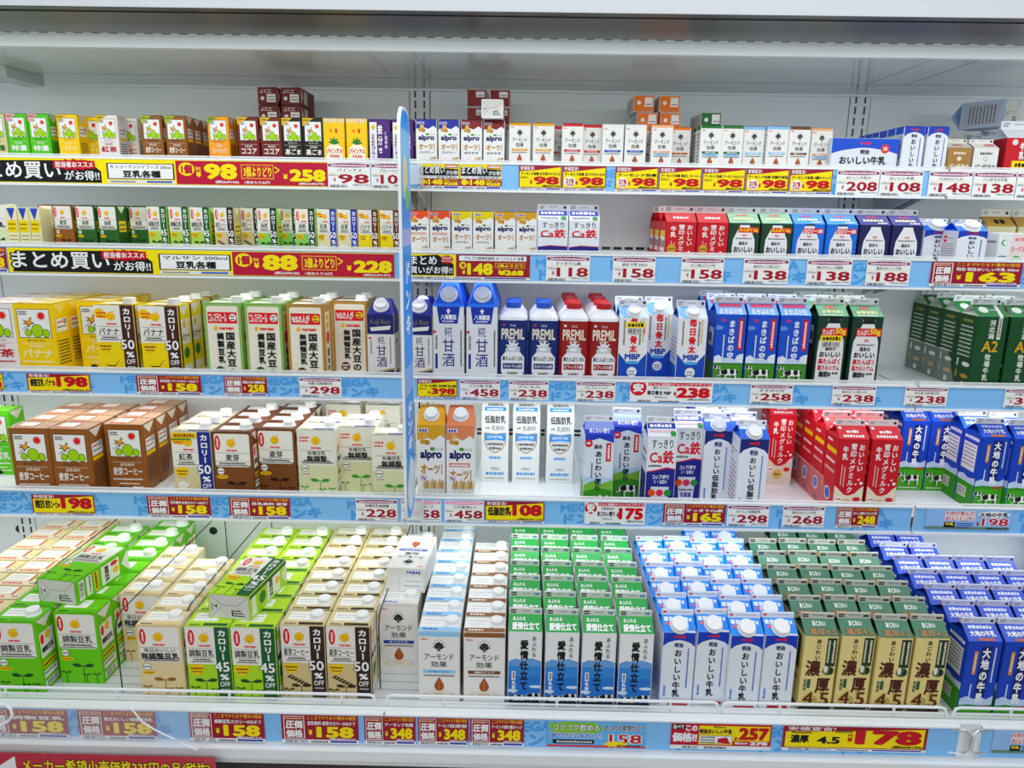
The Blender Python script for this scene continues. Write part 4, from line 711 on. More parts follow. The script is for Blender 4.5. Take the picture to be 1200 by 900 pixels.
# ---------------------------------------------------------------- kinds
KIND = {}
def K(key, name, cat, desc, build): KIND[key] = [name, cat, desc, build, None]
B2 = lambda bg, tc, nm, top=None, corner='d9b92a', **k: (lambda n: brick(n, .0465, .038, .112, bg, VS(F_trees(bg, tc, nm, corner=corner, **k), .92), fold('d8d4c8', bg)+info(bg)[0:], top=[('r', .02, .02, .98, .98, top or bg), ('r', .08, .12, .55, .62, 'efece6'), ('d', .13, .22, .5, .3, '555'), ('d', .13, .4, .5, .47, '555'), ('c', .78, .35, .10, 'efece6'), ('t', nm, .3, .68, .9, .9, tc, .02)]))
SM = 'soy_milk_carton'; SC = 'soy milk'
K('t_cream', SM, SC, 'small cream green-bottomed soy carton', B2('d8d2a0', '2c6a2a', '無調整', '8cc63f', None))
K('t_rich', SM, SC, 'small bright green rich soy carton', B2('5fc02c', 'f4f6f0', '特濃', '6ccc34', 'e8a6b0'))
K('t_banana', SM, SC, 'small yellow banana soy carton', B2('f3cf1c', 'f7f0c0', 'バナナ'))
K('t_tea', SM, SC, 'small white black-tea soy carton', B2('efeaea', 'a8262c', '紅茶'))
K('t_plain', SM, SC, 'small pale yellow-cornered soy carton', B2('ece8da', 'a8262c', '杏仁'))
K('t_malt', SM, SC, 'small brown barley coffee soy carton', B2('8a5a2c', 'f4efe6', '麦芽コーヒー', None, 'a6b82a'))
K('t_fruit', SM, SC, 'small orange fruit-mix soy carton', B2('eda21c', 'f7f0e0', 'フルーツミックス', None, '8aa832'))
K('t_cocoa', SM, SC, 'dark red cocoa soy carton', B2('6a2422', 'f4efe6', 'ココア'))
K('t_sesame', SM, SC, 'small black sesame soy carton', B2('1a1a1a', 'f4efe6', '黒ごま'))
K('t_pine', SM, SC, 'small yellow pineapple soy carton', lambda n: brick(n, .0465, .038, .112, 'f2cc22', [('r', 0, 0, 1, 1, 'f2cc22'), ('r', 0, 0, 1, .08, 'f6efcf')]+[('r', .04+.12*k, 0, .09+.12*k, .08, 'd9a81c') for k in range(8)]+[('c', .35, .23, .09, 'e8921c'), ('e', .62, .23, .06, .05, 'c9362a'), ('p', [(.5, .5), (.2, .44), (.35, .42), (.3, .36), (.45, .40), (.5, .33), (.56, .40), (.7, .37), (.65, .42), (.8, .45)], '2f7a3a'), ('p', [(.12, .55), (.3, .49), (.7, .49), (.88, .55), (.92, .75), (.8, .93), (.5, 1), (.2, .93), (.08, .75)], 'f7f3e4'), ('t', 'パインアメ', .12, .56, .88, .66, 'c02030', .05), ('t', '豆乳飲料', .25, .68, .75, .75, 'c02030', .03), ('d', .25, .8, .75, .83, '6a5a2a')], fold('f7e89a', 'd8b020')+info('f')))
K('t_iron', SM, SC, 'purple and white soy carton', lambda n: brick(n, .0465, .038, .112, '4a2470', [('r', 0, 0, 1, 1, '4a2470'), ('r', 0, .06, .36, 1, 'f0eef2')]+smile(.18, .16, .10, .5)+[('v', '豆乳飲料', .08, .28, .26, .52, '333', .02), ('v', 'ブルーベリー', .06, .52, .30, .98, '3a2a78', .04), ('v', '鉄分', .40, .10, .66, .50, 'f6f4f8', .03), ('v', '1日分の', .74, .22, .90, .56, 'f6f4f8', .03), ('d', .44, .54, .62, .64, 'ddd'), ('c', .6, .86, .16, 'c22a4a'), ('c', .82, .90, .16, 'a81f3c'), ('c', .42, .93, .12, '2c3a80')], fold('6a44a0', '38185a')+info('f')))
def OAT(key, top, nm, art, desc, red=None): K(key, 'oat_drink_carton', 'oat drink', desc, lambda n: brick(n, .0465, .038, .112, 'efeeec', VS(F_oat(top, nm, art, red=red), .86), [('r', 0, 0, 1, .2, top)]+info('f')[:2]+info('f')[4:], top=[('r', 0, 0, 1, 1, top), ('r', .1, .55, .55, .9, 'f2f0f0'), ('d', .15, .62, .5, .7, '556')]))
OAT('o_blue', '1f2f8a', 'ミルクティー', 'c9965a', 'blue-topped oat milk tea carton'); OAT('o_red', '7a2420', '&カカオ', '7a2430', 'red-topped oat cocoa carton')
OAT('o_orange', 'd9592c', '', 'd8b88a', 'small orange-topped oat drink carton', 1); OAT('o_yellow', 'e3cf1f', 'バナナオレ', 'e9e2a0', 'small lemon-topped oat banana carton'); OAT('o_tan', 'cfa030', '', 'e0c89a', 'small tan-topped oat drink carton')
def ALM(key, top, band, bt, desc, b2=None): K(key, 'almond_drink_carton', 'almond drink', desc, lambda n: brick(n, .047, .036, .108, 'ecebe8', VS(F_almond(top, band, bt, b2), .88), [('r', 0, 0, 1, .07, top)]+[('d', .1, .14+.07*k, .9, .165+.07*k, '7a8fb0' if k % 3 else '444') for k in range(11)], top=[('r', 0, 0, 1, 1, top), ('r', .06, .3, .46, .9, 'f2f0ee'), ('d', .1, .4, .4, .48, '445'), ('c', .75, .55, .1, 'f2f0ee')]))
ALM('a_yellow', 'd9a41c', 'e0a52a', 'キャラメル', 'small yellow-topped almond carton'); ALM('a_red', 'b8242c', 'b8242c', 'まろやかカカオ', 'small red-topped almond carton'); ALM('a_white', 'e9e9ea', '2450a8', 'オリジナル', 'small plain white almond carton'); ALM('a_peach', 'edb98e', 'e0a27a', '3種のナッツ', 'small peach-banded almond carton', '9fc8ea')
ALM('a_orange', 'e0791c', 'b06a2a', 'コーヒー', 'small orange-topped almond carton'); ALM('a_green', '1f6a34', '1f6a34', '砂糖不使用', 'small dark green-topped almond carton', '9fc8ea'); ALM('a_sky', '8fc0e8', '8fc0e8', '砂糖不使用', 'small sky-blue-topped almond carton'); ALM('a_brown', '6a4630', '6a4630', '3種のナッツ', 'small brown-topped almond carton')
MK = 'milk_carton'; MC = 'milk'
K('m_slim', MK, MC, 'slim blue-topped small milk carton', lambda n: brick(n, .047, .036, .112, 'e4e8f0', VS(F_oishii('おいしい牛乳'), .95), [('r', 0, 0, 1, .13, '2a5ccf')]+S_mei[1:], top=[('r', 0, 0, 1, 1, '2a66d8'), ('r', .1, .1, .9, .4, 'dfe6f2')]))
def pack3(n):
    m = MB(); m.prism(.148, .040, 0, .086, .003, 'e6eaf2'); faces(m, .148, .040, .086, VS([('p', [(0, 0), (1, 0), (1, .5), (.85, .40), (.6, .31), (.5, .30), (.4, .31), (.15, .40), (0, .5)], '2050bb'), ('t', 'meiji', .42, .10, .58, .22, 'c8202f', .05), ('t', '明治', .43, .36, .57, .52, '15255e', .05), ('t', 'おいしい牛乳', .13, .58, .83, .86, '10131c', .04), ('c', .80, .33, .065, 'd2342f'), ('t', '3本', .765, .25, .835, .40, WH, .04)], .74), [('r', 0, 0, 1, .5, '2050bb')])
    o = m.build(n); k = MB()
    for s in (-1, 1): k.box(s*.0247-.0003, s*.0247+.0003, -.021, .021, .0865, .0885, 'dfe6f0:g')
    k.box(-.073, .073, -.0195, .0195, .0858, .0866, 'cfe0f6:g'); k.build('shrink_film', o)['label'] = 'clear pale shrink film'
    return o
K('m_three', 'milk_three_pack', 'milk three-pack', 'wide shrink-wrapped blue and white three-pack', pack3)
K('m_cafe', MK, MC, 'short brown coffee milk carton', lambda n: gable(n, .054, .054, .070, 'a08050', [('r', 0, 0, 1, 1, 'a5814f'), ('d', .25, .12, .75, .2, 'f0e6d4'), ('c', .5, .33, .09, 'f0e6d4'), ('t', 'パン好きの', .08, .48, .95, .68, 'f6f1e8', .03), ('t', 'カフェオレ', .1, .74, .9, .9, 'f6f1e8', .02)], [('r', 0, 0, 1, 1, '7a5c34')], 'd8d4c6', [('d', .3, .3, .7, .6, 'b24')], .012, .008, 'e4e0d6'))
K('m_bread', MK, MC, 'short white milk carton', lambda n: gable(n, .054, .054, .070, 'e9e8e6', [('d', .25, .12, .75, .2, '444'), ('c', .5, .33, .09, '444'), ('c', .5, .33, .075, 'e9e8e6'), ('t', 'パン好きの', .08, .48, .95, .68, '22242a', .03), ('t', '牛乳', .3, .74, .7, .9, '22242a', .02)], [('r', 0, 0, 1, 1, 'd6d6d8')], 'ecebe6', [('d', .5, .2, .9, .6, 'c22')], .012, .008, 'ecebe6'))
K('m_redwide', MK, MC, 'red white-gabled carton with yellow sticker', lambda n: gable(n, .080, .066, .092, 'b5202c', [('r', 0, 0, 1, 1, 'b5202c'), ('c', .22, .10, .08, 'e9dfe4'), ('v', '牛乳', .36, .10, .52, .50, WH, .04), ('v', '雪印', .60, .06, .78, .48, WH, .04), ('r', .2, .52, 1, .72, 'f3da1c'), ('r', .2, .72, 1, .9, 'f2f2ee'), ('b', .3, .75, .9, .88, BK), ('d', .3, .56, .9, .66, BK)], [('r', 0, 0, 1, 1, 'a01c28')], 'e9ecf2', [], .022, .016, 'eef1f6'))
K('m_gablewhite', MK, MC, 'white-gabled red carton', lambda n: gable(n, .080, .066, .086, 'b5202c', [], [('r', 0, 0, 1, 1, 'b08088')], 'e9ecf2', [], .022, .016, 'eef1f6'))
K('m_pale', MK, MC, 'pale blue carton lying on its side', lambda n: gable(n, .060, .060, .100, 'c4d4e4', [('r', .1, .1, .9, .5, 'b3cfe8'), ('d', .2, .2, .8, .28, 'c33'), ('d', .2, .6, .8, .64, '667')], [('r', .1, .1, .9, .9, 'c9ccd2')]+[('d', .15, .2+.08*k, .85, .23+.08*k, '334') for k in range(8)], 'b9d0e6', []))
def SOY2(key, desc, base, fr, sd, tp=None): K(key, SM, SC, desc, lambda n: brick(n, .0465, .038, .112, base, VS(fr, .88), fold('dfe8c8', base)+[('r', .08, .3, .92, .52, 'f0d61f'), ('d', .15, .35, .85, .4, '444'), ('d', .15, .44, .85, .48, '444')]+[('d', .12, .58+.07*k, .88, .6+.07*k, '2f5a2f') for k in range(4)]+[('r', .3, .88, .8, .98, 'f2f2ee'), ('b', .35, .89, .75, .97, BK)], top=[('r', .05, .1, .95, .9, tp or base)]))
SOY2('s_plain', 'small white unadjusted soy carton', 'ecebe2', F_soy('無調整', 'dfe8c0', two='有機'), 'e')
K('s_pale', SM, SC, 'narrow pale yellow carton with blue triangle', lambda n: brick(n, .0245, .046, .104, 'eeeac0', [('p', [(.1, .0), (.95, .0), (.5, .26)], '2f48b0'), ('r', .04, .26, .96, .52, 'f2d61c'), ('d', .1, .32, .9, .36, '6a5a10'), ('d', .1, .42, .8, .45, '6a5a10')]+[('d', .1, .58+.08*k, .9, .6+.08*k, '777') for k in range(3)]+[('r', .1, .86, .9, .98, 'f2f2ee'), ('d', .2, .88, .8, .95, '444')], [('r', 0, 0, 1, 1, 'eeeac0')]))
SOY2('s_malt', 'small brown malt soy carton', '8a5a2a', F_soy('麦芽', '', body='8f5e2c', plant='3a2412'), 'b')
SOY2('s_matcha', 'dark green matcha soy carton', '2f5a24', F_soy('抹茶', '', body='31602a', plant='16301a'), 'g')
SOY2('s_cut45', 'small calorie-cut plain soy carton', '9fc64a', F_soy('調製豆乳', 'b9d66a', stripe='1f5a34', pct='45'), 'g', 'cfe0a0')
SOY2('s_malt50', 'small calorie-cut barley coffee soy carton', 'cbb98c', F_soy('麦芽コーヒー', 'd6c79c', stripe='33221f', pct='50', plant='3a2a1a', tea='barley'), 'b')
SOY2('s_matcha50', 'small calorie-cut matcha soy carton', '9fd06a', F_soy('抹茶', '8fc86a', stripe='1f3a2a', pct='50'), 'g')
SOY2('s_tea50', 'small calorie-cut black tea soy carton', 'dcd6b8', F_soy('紅茶', 'e6dfb8', stripe='23369a', pct='50', oval=False, tea='tea'), 't')
SOY2('s_ban50', 'small calorie-cut banana soy carton', 'e9d428', F_soy('バナナ', 'f0dc2a', stripe='5a2e22', pct='50', oval=False, tea='banana'), 'y')
K('h_iron', MK, MC, 'half-litre iron-enriched milk carton', lambda n: gable(n, .0695, .0695, .096, 'dfe4ee', F_iron(True), [('r', 0, 0, 1, .25, '33379a'), ('d', .1, .4, .9, .45, '556')], 'e6e9f2', [('r', .02, .05, .98, .55, '2f3f9e'), ('d', .1, .15, .9, .4, WH), ('d', .1, .7, .7, .85, '667'), ('e', .85, .8, .10, .2, '2f8a44')], .022, .013))
K('h_red', MK, MC, 'half-litre red milk carton', lambda n: gable(n, .0695, .0695, .096, 'b5202c', F_red(False), [('r', .1, .2, .9, .35, 'e9c81f'), ('r', .1, .35, .9, .7, 'f0eeea'), ('d', .15, .4, .85, .6, '555')], 'b5202c', [('r', 0, 0, 1, .06, 'f0eeea'), ('d', .25, .45, .75, .65, WH)], .022, .013, 'e9dfdf', gus='b5202c'))
def HALF(key, bg, cap, badge, roof, desc): K(key, MK, MC, desc, lambda n: gable(n, .0695, .0695, .096, bg, F_bottlelabel(bg, cap, badge), [('d', .1, .2+.1*k, .9, .24+.1*k, 'ccd') for k in range(6)], roof, [('d', .3, .15, .7, .3, 'c33'), ('d', .15, .45, .85, .65, 'f3efc0'), ('d', .6, .75, .9, .88, WH)], .022, .013, gus=bg))
HALF('h_green', '22402e', '高たんぱく', 'たんぱく25g', '9cc4a8', 'half-litre dark green milk carton'); HALF('h_blue', '2a70c8', '低脂肪牛乳', 'カロリー100', '4f9adf', 'half-litre bright blue milk carton'); HALF('h_navy', '232450', '牛乳', None, '3b3c86', 'half-litre dark navy milk carton')
K('h_cap', MK, MC, 'half-litre blue-topped capped milk carton', lambda n: gable(n, .068, .068, .086, 'e4e8f0', F_oishii('おいしい牛乳'), S_mei, '2f7ad8', [('r', .05, .1, .95, .4, 'dfe6f4')], .018, .008, 'eef0f4', cap=.0175, gus='2a6fe0'))
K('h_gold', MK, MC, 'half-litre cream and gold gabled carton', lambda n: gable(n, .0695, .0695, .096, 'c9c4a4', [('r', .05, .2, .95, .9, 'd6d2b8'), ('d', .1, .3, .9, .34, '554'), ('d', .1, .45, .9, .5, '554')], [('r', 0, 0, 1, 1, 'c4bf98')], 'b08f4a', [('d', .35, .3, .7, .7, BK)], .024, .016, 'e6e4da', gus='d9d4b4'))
K('h_tub', 'yogurt_drink_carton', 'carton', 'short white carton with green leaf print', lambda n: brick(n, .072, .06, .082, 'e8ecec', [('p', [(.4, 0), (1, 0), (1, 1), (.35, 1)], 'ecdfe0'), ('c', .18, .25, .10, '3fa84a'), ('c', .21, .25, .08, 'e8ecec'), ('t', 'ヨーグルト', .42, .34, .98, .50, 'd2506a', .03), ('d', .5, .1, .9, .2, 'e08a9a'), ('e', .62, .9, .25, .3, '4a9a4a'), ('d', .04, .6, .3, .64, '557')], [('d', .1, .2, .9, .26, '557')]))
# litre cartons
LW, LD, LH = .0935, .0585, .168
CAP1 = (.0245, .002, .0140, .0115, 'f4f5f5:p')
def LTR(key, bg, tc, nm, desc, top, topart=None): K(key, SM, SC, desc, lambda n: brick(n, LW, LD, LH, bg, F_trees(bg, tc, nm), fold('e3dfd4' if bg != 'f0d01f' else 'f6e47a', bg)+info('f'), top=topart or [('r', 0, 0, 1, 1, top), ('r', .12, .12, .52, .62, 'f4f2ee'), ('r', .56, .12, .60, .9, bg), ('d', .08, .74, .5, .9, 'c0392f')]))
LTR('L_tea', 'efe9e8', 'b02a30', '紅茶', 'litre white black-tea soy carton', 'e9e4e2'); LTR('L_banana', 'f0d01f', 'f7f2cf', 'バナナ', 'litre yellow banana soy carton', 'e9d98a'); LTR('L_coffee', '8f5c2e', 'f4efe6', '麦芽コーヒー', 'brown barley coffee soy litre carton', 'c4a58c'); LTR('L_green', '6cc832', 'f4f4ee', '調製豆乳', 'litre bright green soy carton', '8ad84a')
LTR('L_flat', 'd9c79c', '8a4a2a', '無調整豆乳', 'litre cream flat-topped soy carton', 'e2d6b0', [('r', 0, 0, 1, 1, 'e0d3a8'), ('r', .06, .06, .66, .60, 'f0eee8'), ('d', .12, .2, .55, .26, 'aaa'), ('d', .12, .38, .5, .43, 'bbb'), ('r', .68, .06, .74, .9, 'b5523a'), ('r', .05, .68, .95, .94, 'ecd9c8'), ('d', .1, .74, .6, .88, 'c0503c'), ('d', .78, .74, .92, .86, '777')])
def SOYL(key, desc, base, fr, side, top, accent=None, right=None): K(key, SM, SC, desc, lambda n: brick(n, LW, LD, LH, base, VS(fr, .94), right or S_soy(side, base), top=[('r', 0, 0, 1, 1, base)]+T_soy(base, top, accent=accent), cap=CAP1))
STR = lambda st, pct, low, nm: [('r', 0, 0, 1, 1, low), ('p', [(.02, .01), (.98, .01), (.5, .15)], 'e9e6dc'), ('r', .08, .2, .92, .55, 'f1efe8')]+smile(.45, .27, .14, .5)+[('t', nm, .12, .4, .88, .5, BK, .03), ('c', .5, .68, .25, '3f7a3a'), ('r', .1, .85, .9, .96, 'f1efe8'), ('r', 0, .0, .14, 1, st)]
SOYL('L_plain', 'litre green soy milk carton', '6fbf1f', F_soy('調製豆乳', '', body='72c222'), '調製豆乳', '8fd23f', '5aa81a')
SOYL('L_cream', 'litre cream unadjusted soy carton', 'e2d2ac', F_soy('無調整豆乳', '', two='毎日おいしい', body='e4d3ab', plant='8a6a2a'), '無調整', 'ece0c0', 'd6c49a')
SOYL('L_cut45', 'litre calorie-cut green soy carton', 'b9d94a', F_soy('調製豆乳', 'b2d83f', stripe='1d5a34', pct='45'), '調製豆乳', 'cfe880', '1d5a34', STR('1d5a34', '45', 'b2d83f', '調製豆乳'))
SOYL('L_malt50', 'litre calorie-cut barley soy carton', 'd8caa0', F_soy('麦芽コーヒー', 'd3c293', stripe='33231f', pct='50', plant='3a2a1a', tea='barley'), '麦芽', 'efe2b4', '33231f', STR('33231f', '50', 'd3c293', '麦芽'))
SOYL('L_ban50', 'litre calorie-cut banana soy carton', 'ecd732', F_soy('バナナ', 'efd81f', stripe='432621', pct='50', oval=False, tea='banana', plant='3f7a2a'), 'バナナ', 'f2e6a0', '432621', STR('432621', '50', 'efd81f', 'バナナ'))
SOYL('L_tea50', 'litre calorie-cut black tea soy carton', 'e0d9bc', F_soy('紅茶', 'd9cfa2', stripe='23307e', pct='50', oval=False, tea='tea')+[('r', .02, .01, .66, .10, 'e8c42a'), ('d', .08, .03, .6, .08, '8a5a10'), ('r', 0, .10, .5, .125, '3f8a3a')], '紅茶', 'efe6c8', '23307e', STR('23307e', '50', 'd9cfa2', '紅茶'))
SOYL('L_malt', 'litre brown malt soy carton', '6f4526', F_soy('麦芽', '', body='764a28', plant='2a180c'), '麦芽', 'c9a87c', '6f4526')
SOYL('L_organic', 'litre white organic soy carton', 'e6e4cf', F_soy('無調整', 'dfdfb8', up='ecebdf', two='有機豆乳', oval=False, plant='3f9a34', splat='e9e9da'), '無調整', 'ecebdc', '2f3f8a')
def DOM(key, nm, bg, edge, red, desc): K(key, SM, SC, desc, lambda n: brick(n, .0870, LD, .176, edge, F_domestic(nm, bg, edge, red), [('r', .0, .0, 1, 1, edge), ('r', .15, .1, .85, .95, 'e9dfc0'), ('d', .3, .15, .7, .4, 'd0a020'), ('c', .5, .45, .28, 'c9302b'), ('d', .3, .6, .7, .9, '555')], top=[('r', .1, .15, .9, .8, 'f0efe6'), ('r', 0, .85, 1, 1, edge)], cap=CAP1))
DOM('L_domg', '調製豆乳', 'g', '8fb86a', 'コレステロール', 'litre green-edged domestic soy carton'); DOM('L_domy', '無調整豆乳', 'y', 'b08a4a', '96%の人が', 'litre gold-edged domestic soy carton')
def ALML(key, top, band, bt, desc, b2=None, th=.05): K(key, 'almond_drink_carton', 'almond drink', desc, lambda n: brick(n, .0865, LD, LH, 'ebe8e3', VS(F_almond(top, band, bt, th=th), .93), [('d', .1, .06+.07*k, .9, .085+.07*k, '8a9ab8' if k % 3 else '666') for k in range(12)], top=[('r', 0, 0, 1, 1, 'ecebe8'), ('r', 0, .74, 1, 1, top), ('d', .1, .80, .5, .92, '3f5fb0' if b2 else 'e9e4da'), ('r', .04, .12, .64, .68, 'f2f2f2'), ('d', .1, .25, .58, .3, 'aab'), ('d', .1, .45, .5, .5, 'bbc'), ('r', .64, .05, .70, .72, top)], cap=CAP1))
ALML('AL_white', 'e6e3de', '24489a', 'オリジナル', 'litre plain white almond carton', 1, .035); ALML('AL_sky', '9ccdec', '9fd0ee', '砂糖不使用', 'litre sky-blue-topped almond carton', 1, .07); ALML('AL_brown', '8a5f3e', '7a5238', '3種のナッツ', 'litre brown-topped almond carton', None, .07)
OT = lambda c: [('r', .1, .5, .5, .72, 'f2eef0')]*0
def OATL(key, top, desc, red=None): K(key, 'oat_drink_carton', 'oat drink', desc, lambda n: slant(n, .0665, .066, .205, .034, 'f0efec', VS(F_oat(top, '', '', True, red), .9), [('r', 0, 0, 1, .12, top)]+[('d', .1, .2+.06*k, .9, .22+.06*k, '667') for k in range(10)], top, None, .86, .16, .0155))
OATL('OL_gold', 'd9a83f', 'litre gold-topped oat drink carton'); OATL('OL_orange', 'd98a66', 'litre orange-topped oat drink carton', 1)
K('R_koji', 'rice_drink_carton', 'rice drink', 'navy-topped sweet rice drink carton', lambda n: slant(n, .064, .064, .158, .030, 'e2dfde', F_koji(), [('r', 0, 0, 1, .3, '1f2560'), ('r', 0, .88, 1, 1, '1f2560'), ('d', .2, .4, .8, .44, '556')], '23297a', None, .62, .05, .0155))
K('R_tall', 'rice_drink_carton', 'rice drink', 'tall blue-topped sweet rice drink carton', lambda n: slant(n, .0735, .070, .178, .050, 'e5e4e7', F_amazake(), [('r', 0, 0, 1, .12, '1d3590')]+[('d', .2, .25+.06*k, .8, .28+.06*k, '556') for k in range(9)], '2463c8', None, .52, .08, .0172))
def PRE(key, bg, cc, desc): K(key, 'milk_bottle', 'milk bottle', desc, lambda n: bottle(n, .0690, .149, .026, bg, F_premil(bg), [('d', .15, .1+.08*k, .85, .13+.08*k, 'dde') for k in range(9)], cc))
PRE('P_blue', '1d2c66', '2f62d8:p', 'blue-capped navy square bottle'); PRE('P_red', '8a2424', 'd2222a:p', 'red-capped dark square bottle')
K('Q_bone', MK, MC, 'blue and white bone-health milk carton', lambda n: gable(n, .0680, .068, .160, 'e2e6ee', F_mbp(), [('r', .1, .05, .9, .25, 'cfe0f0')]+[('d', .1, .3+.06*k, .9, .32+.06*k, '3a5ab0' if k % 2 else 'b03a3a') for k in range(6)]+[('r', 0, .7, 1, 1, '2a5ab4')], 'dfe7f2', [('e', .3, .5, .3, .5, '8fc0ea')], .024, .014, cap=.0150, gus='2a4f9e'))
def bonestick(n):
    o = KIND['Q_bone'][3](n); k = MB(); k.box(-.018, .026, -.0353, -.0348, .122, .150, 'f2f2ee'); k.art(((-.018, -.0354, .150), (.044, 0, 0), (0, 0, -.028), (0, -1, 0)), [('r', 0, 0, 1, .5, 'f2d81c'), ('d', .1, .1, .9, .4, BK), ('b', .1, .55, .85, .95, BK), ('r', .92, .5, 1, 1, 'c22')]); k.build('discount_sticker', o)['label'] = 'yellow and white discount sticker'
    return o
K('Q_bonestick', MK, MC, 'bone-health milk carton with yellow discount sticker', bonestick)
K('Q_sky', MK, MC, 'pasture and blue sky milk carton', lambda n: gable(n, .0700, .070, .171, '2350b4', F_makiba(), [('r', 0, .66, 1, 1, '3f7a2c'), ('r', .2, .2, .8, .45, 'e6e9ec'), ('d', .25, .25, .75, .4, '445')], '7fb0e6', [('r', .12, .1, .88, .38, 'c9406a'), ('t', 'まきばの空', .12, .45, .88, .95, WH, .03)], .024, .014, gus='2350b4'))
def prot(st):
    def f(n):
        o = gable(n, .0700, .070, .171, '1d3a2c', F_protein(), [('r', .2, .15, .7, .4, 'e6e6e2'), ('r', .15, .5, .7, .7, '8a4a3a'), ('d', .2, .2, .65, .35, '333')], '7fb594', [('d', .3, .15, .7, .4, 'd8584a'), ('d', .15, .5, .85, .75, 'f3efc0'), ('d', .15, .85, .85, .95, 'e8efe8')], .024, .014, gus='16281f')
        if st:
            k = MB(); k.box(-.026, .024, -.0363, -.0358, .098, .126, 'f2f2ee'); k.art(((-.026, -.0364, .126), (.05, 0, 0), (0, 0, -.028), (0, -1, 0)), [('r', 0, 0, 1, .5, 'f2d81c'), ('d', .1, .1, .9, .4, BK), ('b', .1, .55, .9, .95, BK)]); k.build('discount_sticker', o)['label'] = 'yellow and white discount sticker'
        return o
    return f
K('Q_prot', MK, MC, 'tall dark green protein milk carton', prot(0)); K('Q_protstick', MK, MC, 'dark green protein milk carton with discount sticker', prot(1))
K('Q_ranch', MK, MC, 'deep green ranch milk carton', lambda n: gable(n, .0700, .070, .176, '1f4a2c', F_a2(), S_a2, '2f7a44', [('e', .28, .45, .16, .25, 'e9efe6'), ('d', .5, .4, .8, .5, 'bcd'), ('r', .70, 0, .82, 1, 'e6e6e2')], .024, .014, gus='cfd6cc'))
K('Q_plain', MK, MC, 'plain white low-fat milk carton', lambda n: gable(n, .0700, .070, .188, 'e9ecec', F_plain(), [('d', .15, .1+.08*k, .85, .12+.08*k, 'b9c0c8') for k in range(10)], 'e6e9ea', [('t', '低脂肪乳', .2, .1, .8, .45, '22252c', .02), ('r', .1, .55, .9, .85, '3f97dc'), ('d', .2, .62, .8, .78, WH)], .024, .014, 'e3e8ea'))
K('Q_cow', MK, MC, 'pale meadow milk carton with cow', lambda n: gable(n, .0690, .069, .188, 'd9e0ea', F_taste(), [('d', .15, .12+.08*k, .85, .14+.08*k, '5a6ab8') for k in range(6)]+[('r', 0, .62, 1, 1, '6fa84a')], '8f9ed8', [('r', 0, .6, 1, 1, '2a3fae'), ('t', 'あじわい便り', .15, .5, .85, .85, WH, .03)], .024, .014, gus='2a3fae'))
K('Q_iron', MK, MC, 'litre iron-enriched low-fat milk carton', lambda n: gable(n, .0690, .069, .188, 'dfe4ee', F_iron(), [('r', 0, .5, 1, 1, '22287a'), ('d', .1, .2, .9, .25, 'a33'), ('d', .1, .32, .9, .36, '556')], 'e6e9f2', [('r', .02, .05, .98, .45, '2f3f9e'), ('d', .1, .12, .9, .35, WH), ('r', .05, .55, .95, .72, 'e0c0d0'), ('e', .87, .8, .10, .2, '2f8a44')], .024, .014, gus='2a3390'))
K('Q_low', MK, MC, 'white capped low-fat milk carton', lambda n: gable(n, .0690, .069, .186, 'e2e6ee', F_oishii('おいしい低脂肪乳', True), S_mei, '3a6fd0', [('r', .05, .05, .95, .3, 'dfe6f4')], .024, .012, 'eef0f4', cap=.0170, gus='2a4fb0'))
K('Q_red', MK, MC, 'tall red milk carton', lambda n: gable(n, .0695, .0695, .190, 'b5202c', F_red(True), [('d', .1, .06, .5, .09, WH), ('r', .1, .16, .9, .22, 'e9c81f'), ('c', .5, .76, .25, 'e9e9ee'), ('c', .5, .76, .2, '3a5ab0'), ('d', .1, .3, .9, .34, WH), ('d', .1, .42, .9, .46, 'e9c0c0'), ('d', .5, .9, .8, .96, BK)], 'c9404a', [('c', .12, .2, .06, 'e9e9f2'), ('d', .3, .35, .7, .55, WH), ('d', .15, .68, .85, .86, WH)], .024, .014, 'e2d8d8', gus='c02a36'))
K('Q_meadow', MK, MC, 'deep blue meadow milk carton', lambda n: gable(n, .0700, .070, .186, '1c43a8', F_daichi(), S_dai, '2f5fc8', [('d', .15, .12, .85, .3, 'e6ecfa'), ('t', '大地の牛乳', .12, .40, .88, .72, WH, .04), ('r', .3, .8, .8, .95, 'b06a3a')], .024, .014, gus='1c3f9e'))
K('Q_navy', MK, MC, 'navy meadow milk carton', lambda n: gable(n, .0700, .070, .172, '1a3a94', VS(F_daichi(), 1.3), S_dai, '4a62c0', [('d', .15, .12, .85, .3, 'e6ecfa'), ('t', '大地の牛乳', .12, .40, .88, .72, WH, .04), ('r', .3, .8, .8, .95, 'b06a5a')], .022, .012, 'd6d8e6', gus='1a348a'))
K('Q_love', MK, MC, 'green-gabled blue and white carton', lambda n: gable(n, .0700, .070, .172, 'e9ebec', F_love(), [('d', .15, .1+.07*k, .85, .12+.07*k, '99a') for k in range(5)]+[('r', 0, .5, 1, 1, '3a80c4')], '3f9f58', [('t', 'あふれる', .12, .16, .50, .38, WH, .03), ('t', '愛情仕立て', .10, .46, .92, .88, WH, .05)], .022, .012, 'd9dcd6', fin_ops=[('r', .05, .15, .22, .42, '333'), ('r', .05, .58, .22, .85, '444'), ('d', .4, .3, .65, .5, '889'), ('p', [(.78, .3), (.88, .3), (.88, .15), (.96, .5), (.88, .85), (.88, .7), (.78, .7)], '6a8fb0')], gus='e6e8e6'))
